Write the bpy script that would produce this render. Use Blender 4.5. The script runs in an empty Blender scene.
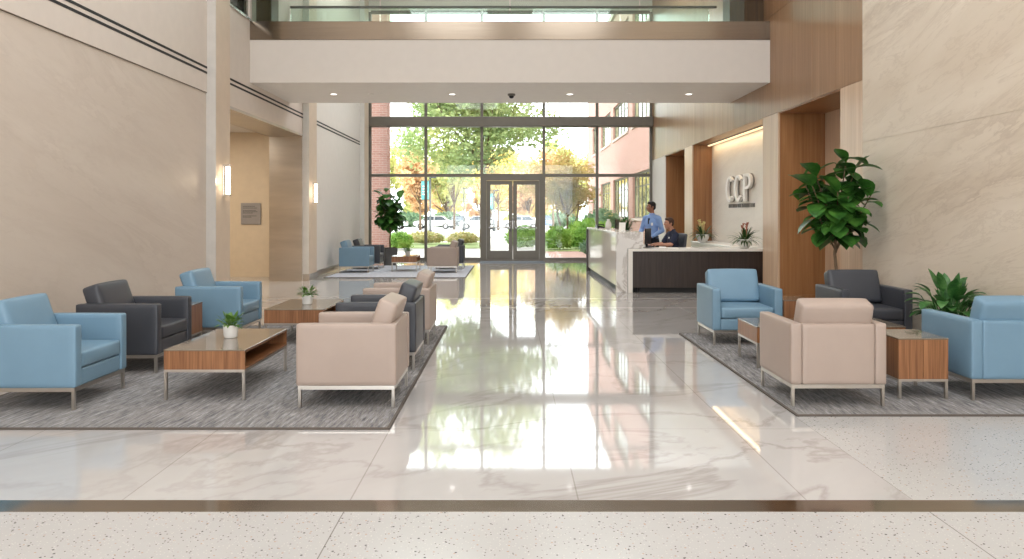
import bpy, bmesh, math, random
from mathutils import Vector, Matrix, Quaternion, noise
R = math.radians
PI = math.pi
scene = bpy.context.scene
COL = scene.collection
random.seed(11)

# ------------------------------------------------------------------ materials
def srgb(r, g, b):
    def f(c):
        c /= 255.0
        return c/12.92 if c <= .04045 else ((c+.055)/1.055)**2.4
    return (f(r), f(g), f(b), 1)

class NT:
    def __init__(s, name):
        s.m = bpy.data.materials.new(name); s.m.use_nodes = True
        s.t = s.m.node_tree; s.t.nodes.clear()
        s.out = s.n('ShaderNodeOutputMaterial')
    def n(s, typ, **kw):
        nd = s.t.nodes.new(typ)
        for k, v in kw.items(): setattr(nd, k, v)
        return nd
    def l(s, a, b): s.t.links.new(a, b)
    def coords(s, scale=(1,1,1), rot=(0,0,0), loc=(0,0,0)):
        tc = s.n('ShaderNodeTexCoord'); mp = s.n('ShaderNodeMapping')
        mp.inputs['Scale'].default_value = scale; mp.inputs['Rotation'].default_value = rot
        mp.inputs['Location'].default_value = loc
        if any(rot):   # turn first, then stretch, so that veins run along the turned axis
            r1 = s.n('ShaderNodeMapping'); r1.inputs['Rotation'].default_value = rot; mp.inputs['Rotation'].default_value = (0, 0, 0)
            s.l(tc.outputs['Object'], r1.inputs['Vector']); s.l(r1.outputs['Vector'], mp.inputs['Vector']); return mp.outputs['Vector']
        s.l(tc.outputs['Object'], mp.inputs['Vector']); return mp.outputs['Vector']
    def noise(s, vec, scale, detail=4, rough=.5, dist=0):
        nd = s.n('ShaderNodeTexNoise'); nd.inputs['Scale'].default_value = scale
        nd.inputs['Detail'].default_value = detail; nd.inputs['Roughness'].default_value = rough
        nd.inputs['Distortion'].default_value = dist
        s.l(vec, nd.inputs['Vector']); return nd.outputs['Fac']
    def ramp(s, fac, stops, interp='LINEAR'):
        nd = s.n('ShaderNodeValToRGB'); cr = nd.color_ramp; cr.interpolation = interp
        while len(cr.elements) < len(stops): cr.elements.new(.5)
        for e, (p, c) in zip(cr.elements, stops): e.position = p; e.color = c
        s.l(fac, nd.inputs['Fac']); return nd.outputs['Color']
    def mix(s, fac, a, b, mode='MIX'):
        nd = s.n('ShaderNodeMix', data_type='RGBA', blend_type=mode)
        for inp, v in ((nd.inputs[0], fac), (nd.inputs[6], a), (nd.inputs[7], b)):
            if hasattr(v, 'links'): s.l(v, inp)
            else: inp.default_value = v
        return nd.outputs[2]
    def bump(s, h, strength, dist=.01):
        nd = s.n('ShaderNodeBump'); nd.inputs['Strength'].default_value = strength
        nd.inputs['Distance'].default_value = dist; s.l(h, nd.inputs['Height']); return nd.outputs['Normal']
    def pbr(s, color, rough=.5, metal=0, normal=None, ior=1.45, coat=0, sheen=0, emit=None, estr=0, aniso=0):
        p = s.n('ShaderNodeBsdfPrincipled')
        if hasattr(color, 'links'): s.l(color, p.inputs['Base Color'])
        else: p.inputs['Base Color'].default_value = color
        if hasattr(rough, 'links'): s.l(rough, p.inputs['Roughness'])
        else: p.inputs['Roughness'].default_value = rough
        p.inputs['Metallic'].default_value = metal; p.inputs['IOR'].default_value = ior
        p.inputs['Coat Weight'].default_value = coat; p.inputs['Sheen Weight'].default_value = sheen
        p.inputs['Anisotropic'].default_value = aniso
        if normal is not None: s.l(normal, p.inputs['Normal'])
        if emit: p.inputs['Emission Color'].default_value = emit; p.inputs['Emission Strength'].default_value = estr
        s.l(p.outputs[0], s.out.inputs['Surface']); return p

def simple(name, col, rough=.5, metal=0, var=.06, scale=6, bump=0, **kw):
    t = NT(name); v = t.coords()
    f = t.noise(v, scale, 3)
    a = tuple(c*(1-var) for c in col[:3])+(1,); b = tuple(min(1, c*(1+var)) for c in col[:3])+(1,)
    c = t.ramp(f, [(.3, a), (.7, b)])
    nm = t.bump(t.noise(v, scale*25, 2), bump, .002) if bump else None
    t.pbr(c, rough, metal, nm, **kw); return t.m

def wood(name, dark, mid, light, sx=30, sz=1.2, rough=.35, coat=0, along='z'):
    t = NT(name)
    sc = {'z': (sx, sx, sz), 'y': (sx, sz, sx), 'x': (sz, sx, sx)}[along]
    v = t.coords(sc); f = t.noise(v, 1.0, 5, .55, .4)
    c = t.ramp(f, [(.25, dark), (.5, mid), (.75, light)])
    v2 = t.coords(tuple(.12*q for q in sc)); f2 = t.noise(v2, 1.0, 2)
    c2 = t.ramp(f2, [(.3, (.86, .84, .82, 1)), (.7, (1, 1, 1, 1))])
    t.pbr(t.mix(1.0, c, c2, 'MULTIPLY'), rough, coat=coat); return t.m

def marble(name, base, base2, vein, vscale=.8, rot=0, rough=.08, tile=None, strength=.5, ior=1.5, veinw=.03):
    t = NT(name); v = t.coords((1, .45, 1), (0, 0, rot))
    w = t.n('ShaderNodeTexNoise'); w.inputs['Scale'].default_value = vscale; w.inputs['Detail'].default_value = 6
    w.inputs['Roughness'].default_value = .6; w.inputs['Distortion'].default_value = 1.2; t.l(v, w.inputs['Vector'])
    cl = t.noise(v, .55, 5, .6, .6)
    c = t.ramp(cl, [(.3, base2), (.65, base)])
    vm = t.ramp(w.outputs['Fac'], [(.5-veinw, (0, 0, 0, 1)), (.5, (1, 1, 1, 1)), (.5+veinw, (0, 0, 0, 1))])
    msk = t.ramp(t.noise(v, .35, 3), [(.36, (0, 0, 0, 1)), (.6, (strength,)*3+(1,))])
    fac = t.mix(1.0, vm, msk, 'MULTIPLY')
    c = t.mix(fac, c, vein)
    if tile:
        tw, tl, ox, oy = tile
        b = t.n('ShaderNodeTexBrick'); b.offset = 0; b.inputs['Scale'].default_value = 1
        b.inputs['Brick Width'].default_value = tw; b.inputs['Row Height'].default_value = tl
        b.inputs['Mortar Size'].default_value = .004; b.inputs['Mortar Smooth'].default_value = 0
        b.inputs['Color1'].default_value = (1, 1, 1, 1); b.inputs['Color2'].default_value = (.96, .96, .96, 1)
        b.inputs['Mortar'].default_value = (.74, .72, .7, 1)
        t.l(t.coords(loc=(ox, oy, 0)), b.inputs['Vector'])
        c = t.mix(1.0, c, b.outputs['Color'], 'MULTIPLY')
    t.pbr(c, rough, ior=ior); return t.m

def terrazzo(name, base, rough=.15):
    t = NT(name); c = base
    v = t.coords()
    cl = t.noise(v, 1.2, 3); c = t.ramp(cl, [(.3, tuple(x*.94 for x in base[:3])+(1,)), (.7, base)])
    for sc, thr, col in ((48, .16, srgb(96, 84, 78)), (30, .13, srgb(178, 152, 134)), (70, .2, srgb(206, 202, 196)), (22, .1, srgb(70, 66, 66))):
        vo = t.n('ShaderNodeTexVoronoi'); vo.inputs['Scale'].default_value = sc; t.l(v, vo.inputs['Vector'])
        m = t.ramp(vo.outputs['Distance'], [(thr, (1, 1, 1, 1)), (thr+.05, (0, 0, 0, 1))])
        sep = t.n('ShaderNodeSeparateColor'); t.l(vo.outputs['Color'], sep.inputs[0])
        k = t.ramp(sep.outputs[0], [(.55, (0, 0, 0, 1)), (.56, (1, 1, 1, 1))])
        c = t.mix(t.mix(1.0, m, k, 'MULTIPLY'), c, col)
    b = t.n('ShaderNodeTexBrick'); b.offset = 0; b.inputs['Scale'].default_value = 1
    b.inputs['Brick Width'].default_value = 2.96; b.inputs['Row Height'].default_value = 3.2
    b.inputs['Mortar Size'].default_value = .003; b.inputs['Mortar Smooth'].default_value = 0
    b.inputs['Color1'].default_value = b.inputs['Color2'].default_value = (1, 1, 1, 1)
    b.inputs['Mortar'].default_value = (.5, .48, .45, 1); t.l(t.coords(loc=(.84, -.88, 0)), b.inputs['Vector'])
    c = t.mix(1.0, c, b.outputs['Color'], 'MULTIPLY')
    t.pbr(c, rough); return t.m

def stone_wall(name, a, b, veincol, rotx, rough=.45, strength=.55):
    # honed travertine / limestone slabs on a Y-Z plane with slanting veins
    t = NT(name); v = t.coords((1, .34, 1.9), (rotx, 0, 0))
    c = t.ramp(t.noise(v, .9, 7, .62, .5), [(.28, b), (.5, tuple((p+q)/2 for p, q in zip(a, b))), (.72, a)])
    w = t.noise(v, .75, 8, .66, .9)
    vm = t.ramp(w, [(.40, (0, 0, 0, 1)), (.47, (.5, .5, .5, 1)), (.5, (1, 1, 1, 1)), (.515, (0, 0, 0, 1))])
    msk = t.ramp(t.noise(v, .5, 3), [(.42, (0, 0, 0, 1)), (.62, (strength,)*3+(1,))])
    c = t.mix(t.mix(1.0, vm, msk, 'MULTIPLY'), c, veincol)
    w2 = t.noise(v, 2.2, 6, .7, .6)
    vm2 = t.ramp(w2, [(.47, (0, 0, 0, 1)), (.5, (strength*.5,)*3+(1,)), (.53, (0, 0, 0, 1))])
    c = t.mix(vm2, c, veincol)
    t.pbr(c, rough); return t.m

def leafmat(name, cols, rough=.5, scale=1.2, trans=.3):
    t = NT(name); v = t.coords(); n = len(cols)
    f = t.noise(v, scale, 4, .7)
    c = t.ramp(f, [(.3+.4*i/(n-1), q) for i, q in enumerate(cols)])
    p = t.pbr(c, rough)
    tr = t.n('ShaderNodeBsdfTranslucent'); t.l(c, tr.inputs[0])
    mx = t.n('ShaderNodeMixShader'); mx.inputs[0].default_value = trans
    t.l(p.outputs[0], mx.inputs[1]); t.l(tr.outputs[0], mx.inputs[2]); t.l(mx.outputs[0], t.out.inputs['Surface'])
    return t.m

def glassmat(name, tint=(1, 1, 1, 1), ior=1.5, refl=1.0):
    t = NT(name)
    tr = t.n('ShaderNodeBsdfTransparent'); tr.inputs[0].default_value = tint
    gl = t.n('ShaderNodeBsdfGlossy'); gl.inputs['Roughness'].default_value = .0
    gl.inputs[0].default_value = (refl, refl, refl, 1)
    fr = t.n('ShaderNodeFresnel'); fr.inputs[0].default_value = ior
    mx = t.n('ShaderNodeMixShader'); t.l(fr.outputs[0], mx.inputs[0])
    t.l(tr.outputs[0], mx.inputs[1]); t.l(gl.outputs[0], mx.inputs[2]); t.l(mx.outputs[0], t.out.inputs['Surface'])
    return t.m

def emitmat(name, col, s):
    t = NT(name); e = t.n('ShaderNodeEmission'); e.inputs[0].default_value = col; e.inputs[1].default_value = s
    t.l(e.outputs[0], t.out.inputs['Surface']); return t.m

def brickmat(name, c1, c2, mortar, axes='yz'):
    t = NT(name); tc = t.n('ShaderNodeTexCoord'); sp = t.n('ShaderNodeSeparateXYZ'); cb = t.n('ShaderNodeCombineXYZ')
    t.l(tc.outputs['Object'], sp.inputs[0])
    ad = t.n('ShaderNodeMath', operation='ADD'); t.l(sp.outputs[0], ad.inputs[0]); t.l(sp.outputs[1], ad.inputs[1])
    t.l(ad.outputs[0], cb.inputs[0]); t.l(sp.outputs[2], cb.inputs[1])
    b = t.n('ShaderNodeTexBrick'); b.inputs['Scale'].default_value = 1
    b.inputs['Brick Width'].default_value = .24; b.inputs['Row Height'].default_value = .08; b.inputs['Mortar Size'].default_value = .008
    b.inputs['Color1'].default_value = c1; b.inputs['Color2'].default_value = c2; b.inputs['Mortar'].default_value = mortar
    t.l(cb.outputs[0], b.inputs['Vector']); t.pbr(b.outputs['Color'], .85); return t.m

def rugmat(name, cols, dens=40):
    t = NT(name)
    v = t.coords((dens, 4, 1), (0, 0, R(4))); f = t.noise(v, 1, 4, .7, .3)
    v2 = t.coords((dens*3.2, 9, 1)); f2 = t.noise(v2, 1, 3, .6)
    ad = t.n('ShaderNodeMath', operation='ADD'); ml = t.n('ShaderNodeMath', operation='MULTIPLY'); ml.inputs[1].default_value = .5
    ms = t.n('ShaderNodeMath', operation='SUBTRACT'); ms.inputs[1].default_value = .25
    t.l(f2, ml.inputs[0]); t.l(ml.outputs[0], ad.inputs[1]); t.l(f, ad.inputs[0]); t.l(ad.outputs[0], ms.inputs[0])
    n = len(cols); c = t.ramp(ms.outputs[0], [(.28+.44*i/(n-1), q) for i, q in enumerate(cols)])
    t.pbr(c, .95, sheen=.1, normal=t.bump(f2, .5, .01)); return t.m

def brushed(name, col, rough=.28, along='x', var=.25, metal=1):
    t = NT(name); sc = {'x': (.8, 1, 60), 'z': (60, 60, .6), 's': (.8, 1, 5), 'y': (60, .8, 60)}[along]
    f = t.noise(t.coords(sc), 1, 3)
    a = tuple(c*(1-var) for c in col[:3])+(1,); c = t.ramp(f, [(.3, a), (.7, col)])
    t.pbr(c, rough, metal); return t.m

M = {}
M['marble'] = marble('marble_floor', srgb(194, 191, 189), srgb(178, 174, 171), srgb(136, 126, 120), .7, R(50), .045, (1.2, 2.9, .84, .33), .42, 1.85)
M['terrazzo'] = terrazzo('terrazzo_floor', srgb(186, 184, 182))
M['steel_strip'] = brushed('brushed_steel_strip', srgb(172, 162, 150), .1, 'x', .12)
M['steel'] = brushed('brushed_steel', srgb(150, 138, 124), .16, 'x', .12)
M['steel_edge'] = simple('pale_satin_steel', srgb(206, 202, 196), .42, .55, .04)
M['steel_v'] = brushed('brushed_steel_panel', srgb(202, 194, 184), .3, 's', .2)
M['steel_leg'] = simple('satin_nickel', srgb(186, 180, 172), .3, 1, .05)
M['chrome'] = simple('chrome', srgb(220, 220, 220), .15, 1, .02)
M['alum'] = simple('bronze_aluminium', srgb(108, 103, 94), .42, .3, .04)
M['left_stone'] = stone_wall('beige_limestone', srgb(212, 200, 187), srgb(202, 188, 174), srgb(184, 168, 154), R(15), .5, .25)
M['right_stone'] = stone_wall('cream_travertine', srgb(220, 207, 190), srgb(204, 188, 168), srgb(164, 142, 122), R(13), .42, .42)
M['plaster'] = simple('warm_plaster', srgb(214, 203, 192), .6, 0, .02)
M['plaster_white'] = simple('white_plaster', srgb(228, 222, 214), .6, 0, .015)
M['fascia'] = simple('fascia_toned_white', srgb(204, 196, 187), .6, 0, .015)  # darker copy of the deck white, light level of the front put into colour
M['pier'] = simple('pier_limestone', srgb(210, 192, 172), .5, 0, .03)
M['alcove'] = simple('tan_alcove_panel', srgb(206, 186, 158), .5, 0, .03)
M['logo_stone'] = stone_wall('logo_wall_stone', srgb(224, 216, 204), srgb(210, 200, 188), srgb(196, 186, 176), R(10), .45, .3)
M['oak'] = wood('oak_veneer', srgb(140, 96, 60), srgb(158, 112, 72), srgb(174, 128, 86), 22, .7, .3)
M['oak_pale'] = wood('pale_oak_veneer', srgb(196, 166, 138), srgb(208, 180, 152), srgb(218, 192, 166), 22, .7, .3)
M['oak_header'] = wood('oak_header_veneer', srgb(142, 108, 78), srgb(156, 120, 88), srgb(170, 134, 102), 22, .7, .3)
M['darkwood'] = wood('dark_brown_wood', srgb(58, 42, 24), srgb(74, 54, 30), srgb(88, 66, 38), 20, .8, .4)
M['espresso'] = wood('espresso_wood', srgb(44, 36, 32), srgb(56, 46, 41), srgb(68, 57, 50), 1.2, 30, .35, along='x')
M['walnut'] = wood('walnut_veneer', srgb(104, 66, 42), srgb(144, 98, 64), srgb(170, 120, 82), 60, 1.6, .35)
M['walnut_in'] = wood('walnut_interior', srgb(120, 64, 38), srgb(152, 86, 54), srgb(170, 102, 66), 1.6, 40, .4, along='x')
M['smoke'] = simple('smoked_glass_top', srgb(120, 108, 94), .06, 0, .04, ior=1.7)
M['blue'] = simple('sky_blue_leather', srgb(112, 143, 164), .42, 0, .03, 4, .12)
M['beige'] = simple('blush_beige_leather', srgb(168, 151, 140), .45, 0, .03, 4, .12)
M['char'] = simple('charcoal_leather', srgb(62, 64, 70), .4, 0, .06, 4, .12)
M['seam'] = simple('dark_seam', srgb(60, 60, 66), .7)
M['rug'] = rugmat('woven_rug', [srgb(62, 60, 64), srgb(96, 96, 102), srgb(126, 122, 118), srgb(140, 140, 144), srgb(178, 172, 166)])
M['rug_pale'] = rugmat('pale_rug', [srgb(164, 168, 178), srgb(190, 194, 202), srgb(212, 214, 220)])
M['binding'] = simple('rug_binding', srgb(92, 84, 78), .9)
M['black'] = simple('matte_black', srgb(30, 29, 28), .6)
M['blackgloss'] = simple('black_plastic', srgb(24, 25, 28), .3)
M['ceramic'] = simple('white_ceramic', srgb(232, 230, 226), .25, 0, .01)
M['planter'] = simple('dark_grey_planter', srgb(88, 86, 84), .6)
M['soil'] = simple('soil', srgb(52, 38, 28), .95, 0, .3, 30)
M['bark'] = simple('bark', srgb(110, 90, 70), .9, 0, .25, 12)
M['fig'] = leafmat('fig_leaf', [srgb(34, 72, 28), srgb(58, 106, 42), srgb(96, 146, 62)], .35, 3.5, .15)
M['lush'] = leafmat('glossy_leaf', [srgb(32, 74, 34), srgb(60, 108, 52), srgb(112, 156, 92)], .35, 6, .15)
M['fern'] = leafmat('small_leaf', [srgb(52, 88, 34), srgb(84, 122, 50), srgb(128, 158, 78)], .45, 14, .2)
M['strap'] = leafmat('strap_leaf', [srgb(30, 52, 26), srgb(56, 84, 40), srgb(96, 112, 62)], .4, 9, .15)
M['flower'] = simple('dusty_pink_flower', srgb(170, 104, 84), .6, 0, .15)
M['yflower'] = simple('cream_flower', srgb(226, 214, 150), .6, 0, .1)
M['glass'] = glassmat('window_glass', (.97, .99, .98, 1), 1.45, .6)
M['rail_glass'] = glassmat('railing_glass', (.86, .93, .89, 1), 1.5)
M['ext_glass'] = simple('painted_reflection_pane', srgb(140, 146, 112), .04, .0, .55, .5, ior=2.6)  # opaque pane, yellow-green reflection painted into its mottled colour
M['counter_marble'] = marble('white_counter_marble', srgb(232, 229, 225), srgb(214, 209, 203), srgb(132, 116, 98), 1.5, R(40), .12, None, 1.0, 1.5, .045)
M['counter_gloss'] = simple('gloss_white_panel', srgb(228, 220, 210), .06, 0, .02, ior=1.7)
M['white_top'] = simple('white_quartz', srgb(232, 228, 220), .2, 0, .02)
M['logo'] = simple('brushed_logo_face', srgb(236, 232, 226), .4, .0, .02)
M['logo_side'] = simple('logo_return_grey', srgb(142, 136, 130), .4, .4, .02)
M['logo_small'] = simple('logo_tagline_grey', srgb(120, 114, 108), .5)
M['plaque'] = simple('grey_plaque', srgb(150, 144, 140), .4, .3, .04)
M['plaque_text'] = simple('plaque_text', srgb(94, 90, 88), .5)
M['warm'] = emitmat('sconce_glow', (1, .83, .6, 1), 5)
M['down'] = emitmat('downlight_glow', (1, .96, .9, 1), 5)
M['cove'] = emitmat('cove_glow', (1, .74, .42, 1), 1.7)
M['skin'] = simple('brown_skin', srgb(146, 100, 78), .5, 0, .05)
M['skin2'] = simple('tan_skin', srgb(176, 126, 102), .5, 0, .05)
M['hair'] = simple('black_hair', srgb(28, 23, 21), .7, 0, .2, 60)
M['hair2'] = simple('brown_hair', srgb(62, 40, 30), .7, 0, .2, 60)
M['shirt'] = simple('light_blue_shirt', srgb(128, 158, 208), .8, 0, .06, 9)
M['navy'] = simple('navy_polo', srgb(30, 36, 58), .8, 0, .1, 9)
M['trouser'] = simple('black_trousers', srgb(28, 30, 40), .85, 0, .1)
M['badge'] = simple('white_badge', srgb(235, 235, 232), .5)
M['brick'] = brickmat('pale_red_brick', srgb(178, 134, 122), srgb(166, 122, 110), srgb(184, 162, 152))
M['ext_frame'] = simple('grey_window_frame', srgb(104, 102, 92), .5)
M['trimstone'] = simple('pale_stone_sill', srgb(186, 168, 158), .7)
M['concrete'] = simple('pale_concrete', srgb(176, 170, 164), .85, 0, .05, .8)
M['asphalt'] = simple('light_asphalt', srgb(166, 164, 163), .9, 0, .05, .3)
M['paver'] = brickmat('pink_paving', srgb(170, 136, 124), srgb(160, 126, 116), srgb(176, 158, 148))
M['grass'] = simple('grass', srgb(128, 142, 86), .95, 0, .2, 3)
M['teal'] = simple('teal_banner', srgb(84, 160, 160), .8)
M['pole'] = simple('dark_pole', srgb(70, 74, 74), .5, .3)
M['mat'] = simple('grey_blue_mat', srgb(128, 136, 144), .95, 0, .1, 40)
M['paper'] = simple('paper', srgb(240, 238, 232), .7, 0, .01)
M['tyre'] = simple('tyre', srgb(34, 34, 36), .8)
M['carglass'] = simple('car_glass', srgb(70, 80, 90), .08, 0, .05)
M['bronze'] = simple('bronze_base', srgb(116, 100, 84), .35, .8, .05)

# ------------------------------------------------------------------ mesh builder
class MB:
    def __init__(s): s.bm = bmesh.new()
    def box(s, x0, x1, y0, y1, z0, z1, bev=0, seg=2, mat=None, rot=None, piv=None):
        """axis aligned box, optionally bevelled and then rotated by matrix about a pivot"""
        b = bmesh.new(); bmesh.ops.create_cube(b, size=1)
        c = Vector(((x0+x1)/2, (y0+y1)/2, (z0+z1)/2))
        for v in b.verts: v.co = Vector((v.co.x*abs(x1-x0), v.co.y*abs(y1-y0), v.co.z*abs(z1-z0)))
        if bev: bmesh.ops.bevel(b, geom=b.edges[:], offset=bev, segments=seg, profile=.5, affect='EDGES')
        for v in b.verts: v.co += c
        if rot is not None:
            p = Vector(piv) if piv is not None else c
            for v in b.verts: v.co = p + rot @ (v.co - p)
        s.merge(b); return s
    def merge(s, b):
        mp = {v: s.bm.verts.new(v.co) for v in b.verts}
        for f in b.faces:
            nf = s.bm.faces.new([mp[v] for v in f.verts]); nf.smooth = f.smooth
        b.free()
    def cushion(s, x0, x1, y0, y1, z0, z1, r=.03, puff=.015, rot=None, piv=None):
        """soft upholstered block: subdivided, edges rounded, faces gently crowned"""
        b = bmesh.new(); n = 10
        bmesh.ops.create_cube(b, size=2)
        bmesh.ops.subdivide_edges(b, edges=b.edges[:], cuts=n, use_grid_fill=True)
        h = Vector(((x1-x0)/2, (y1-y0)/2, (z1-z0)/2)); c = Vector(((x0+x1)/2, (y0+y1)/2, (z0+z1)/2))
        for v in b.verts:
            u = v.co.copy()
            # remap so that samples crowd towards the edges
            u = Vector([math.sin(q*PI/2) for q in u])
            p = Vector((u.x*h.x, u.y*h.y, u.z*h.z))
            q = Vector([max(-(h[i]-r), min(h[i]-r, p[i])) for i in range(3)])
            d = p-q
            if d.length > 1e-9: p = q + d.normalized()*r
            cr = [(1-u[(i+1)%3]**2)*(1-u[(i+2)%3]**2) for i in range(3)]
            for i in range(3):
                if abs(u[i]) > .98: p[i] += math.copysign(puff*cr[i], u[i])
            v.co = p + c
        for f in b.faces: f.smooth = True
        if rot is not None:
            pv = Vector(piv) if piv is not None else c
            for v in b.verts: v.co = pv + rot @ (v.co-pv)
        s.merge(b); return s
    def tube(s, pts, rads, n=8, caps=True, smooth=True):
        pts = [Vector(p) for p in pts]
        if not hasattr(rads, '__len__'): rads = [rads]*len(pts)
        rings = []; up = None
        for i, p in enumerate(pts):
            a = pts[max(0, i-1)]; c = pts[min(len(pts)-1, i+1)]; d = (c-a).normalized()
            if up is None: up = Vector((0, 0, 1)) if abs(d.z) < .9 else Vector((0, 1, 0))
            x = d.cross(up).normalized(); up = x.cross(d).normalized()
            rings.append([s.bm.verts.new(p + (x*math.cos(2*PI*k/n) + up*math.sin(2*PI*k/n))*rads[i]) for k in range(n)])
        for i in range(len(rings)-1):
            for k in range(n):
                f = s.bm.faces.new((rings[i][k], rings[i][(k+1)%n], rings[i+1][(k+1)%n], rings[i+1][k])); f.smooth = smooth
        if caps:
            s.bm.faces.new(rings[0][::-1]); s.bm.faces.new(rings[-1])
        return s
    def lathe(s, prof, n=24, c=(0, 0, 0), closed=False, smooth=True, sx=1, sy=1):
        c = Vector(c); rings = []
        for r, z in prof:
            if r < 1e-6: rings.append([s.bm.verts.new(c+Vector((0, 0, z)))])
            else: rings.append([s.bm.verts.new(c+Vector((sx*r*math.cos(2*PI*k/n), sy*r*math.sin(2*PI*k/n), z))) for k in range(n)])
        for a, b in zip(rings, rings[1:]):
            for k in range(n):
                A = [a[0]] if len(a) == 1 else [a[k], a[(k+1)%n]]
                B = [b[0]] if len(b) == 1 else [b[(k+1)%n], b[k]]
                if len(A)+len(B) >= 3:
                    f = s.bm.faces.new(A+B); f.smooth = smooth
        return s
    def ell(s, c, r, n=12, rot=None):
        b = bmesh.new(); bmesh.ops.create_uvsphere(b, u_segments=n, v_segments=max(6, n*2//3), radius=1)
        c = Vector(c)
        for v in b.verts:
            p = Vector((v.co.x*r[0], v.co.y*r[1], v.co.z*r[2]))
            if rot is not None: p = rot @ p
            v.co = c+p
        for f in b.faces: f.smooth = True
        s.merge(b); return s
    def cap(s, a, b, ra, rb, n=12):
        """tapered capsule"""
        a = Vector(a); b = Vector(b); d = b-a; L = d.length
        if L < 1e-6: return s.ell(a, (ra,)*3, n)
        q = Vector((0, 0, 1)).rotation_difference(d.normalized()).to_matrix()
        pts = []
        for i in range(5): t = -PI/2 + PI/2*i/4; pts.append((ra*math.cos(t), ra*math.sin(t)))
        for i in range(5): t = PI/2*i/4; pts.append((rb*math.cos(t), L+rb*math.sin(t)))
        pts[0] = (0, pts[0][1]); pts[-1] = (0, pts[-1][1])
        m = MB(); m.lathe(pts, n)
        for v in m.bm.verts: v.co = a + q @ v.co
        s.merge(m.bm); return s
    def prism(s, poly, axis, a0, a1):
        """extrude a 2-D polygon along an axis; poly in the other two axes in x,y,z order"""
        def P(u, v, w):
            return Vector({'x': (w, u, v), 'y': (u, w, v), 'z': (u, v, w)}[axis])
        A = [s.bm.verts.new(P(u, v, a0)) for u, v in poly]; B = [s.bm.verts.new(P(u, v, a1)) for u, v in poly]
        n = len(poly)
        for i in range(n): s.bm.faces.new((A[i], A[(i+1)%n], B[(i+1)%n], B[i]))
        s.bm.faces.new(A[::-1]); s.bm.faces.new(B); return s
    def leaf(s, base, d, L, W, droop=.3, fold=.15, up=(0, 0, 1), nseg=5, tip=1.0, broad=.6):
        """one curved leaf blade: obovate outline, folded midrib, drooping"""
        d = Vector(d).normalized(); side = d.cross(Vector(up))
        if side.length < .05: side = d.cross(Vector((1, 0, 0)))
        side.normalize(); nor = side.cross(d).normalized()
        p = Vector(base); prev = None; dirv = d.copy()
        for i in range(nseg+1):
            t = i/nseg
            w = W*.5*(math.sin(PI*min(1, t**broad))**.8 if 0 < t < 1 else (.06 if t == 0 else .03))
            l = s.bm.verts.new(p - side*w + nor*w*fold); c = s.bm.verts.new(p); r = s.bm.verts.new(p + side*w + nor*w*fold)
            if prev:
                for q in ((prev[0], prev[1], c, l), (prev[1], prev[2], r, c)):
                    f = s.bm.faces.new(q); f.smooth = True
            prev = (l, c, r)
            dirv = (dirv - Vector((0, 0, 1))*droop/nseg).normalized(); nor = side.cross(dirv).normalized()
            p = p + dirv*L/nseg
        return s
    def build(s, name, mat, parent=None, loc=None, fix=True, flip=False):
        if fix: bmesh.ops.recalc_face_normals(s.bm, faces=s.bm.faces[:])
        me = bpy.data.meshes.new(name); s.bm.to_mesh(me); s.bm.free()
        o = bpy.data.objects.new(name, me); COL.objects.link(o)
        me.materials.append(mat)
        if parent: o.parent = parent
        if loc: o.location = loc
        return o

def tag(o, label, cat, group=None, kind=None):
    o['label'] = label; o['category'] = cat
    if group: o['group'] = group
    if kind: o['kind'] = kind
    return o
def thing(name, label, cat, loc=(0, 0, 0), rz=0, group=None):
    o = bpy.data.objects.new(name, None); COL.objects.link(o); o.empty_display_size = .1
    o.location = loc; o.rotation_euler = (0, 0, rz); return tag(o, label, cat, group)
def struct(o, label=None, cat=None):
    o['kind'] = 'structure'
    if label: o['label'] = label
    if cat: o['category'] = cat
    return o
def copy_tree(o, parent=None):
    kids = [c for c in bpy.data.objects if c.parent is o]
    c = o.copy(); COL.objects.link(c)
    if parent: c.parent = parent
    for k in kids: copy_tree(k, c)
    return c
def place(proto, loc, rz, label, group=None, mat=None, sc=1):
    o = copy_tree(proto); o.location = loc; o.rotation_euler = (0, 0, rz); o['label'] = label; o.scale = (sc, sc, sc)
    if group: o['group'] = group
    return o
def box(name, x0, x1, y0, y1, z0, z1, mat, parent=None, bev=0):
    return MB().box(x0, x1, y0, y1, z0, z1, bev).build(name, mat, parent)

LX, RX, GY, CZ = -4.7, 4.7, 25.8, 9.2
BK = -7.0

# ------------------------------------------------------------------ floor
def tagged_floor(name, x0, x1, y0, y1, mat, label, z=0):
    o = box(name, x0, x1, y0, y1, -.12, z, mat); return struct(o, label, 'floor')
tagged_floor('floor', -9.5, 2.12, 4.10, GY+.05, M['marble'], 'polished cream marble floor of the main aisle and left lounge')
m = MB(); m.box(2.12, 6.0, 4.10, 9.9, -.12, 0); o = m.build('floor_right', M['terrazzo']); struct(o, 'speckled terrazzo floor under the right seating group', 'floor')
tagged_floor('floor_rear', 2.12, 6.0, 9.9, GY+.05, M['marble'], 'polished cream marble floor around the reception desk')
tagged_floor('floor_front', -9.5, 6.0, BK, 3.94, M['terrazzo'], 'speckled pale terrazzo floor in the foreground')
struct(box('trim_1', -9.5, 6.0, 3.94, 4.10, -.12, .0015, M['steel_strip']), 'brushed steel strip crossing the floor in front', 'floor trim')
# fine joint lines in the marble
m = MB()
for y in (12.6, 14.0): m.box(-4.6, 4.6, y-.008, y+.008, -.01, .0012)
struct(m.build('trim_2', M['steel_leg']), 'thin metal joint lines across the marble floor', 'floor trim')

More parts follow.
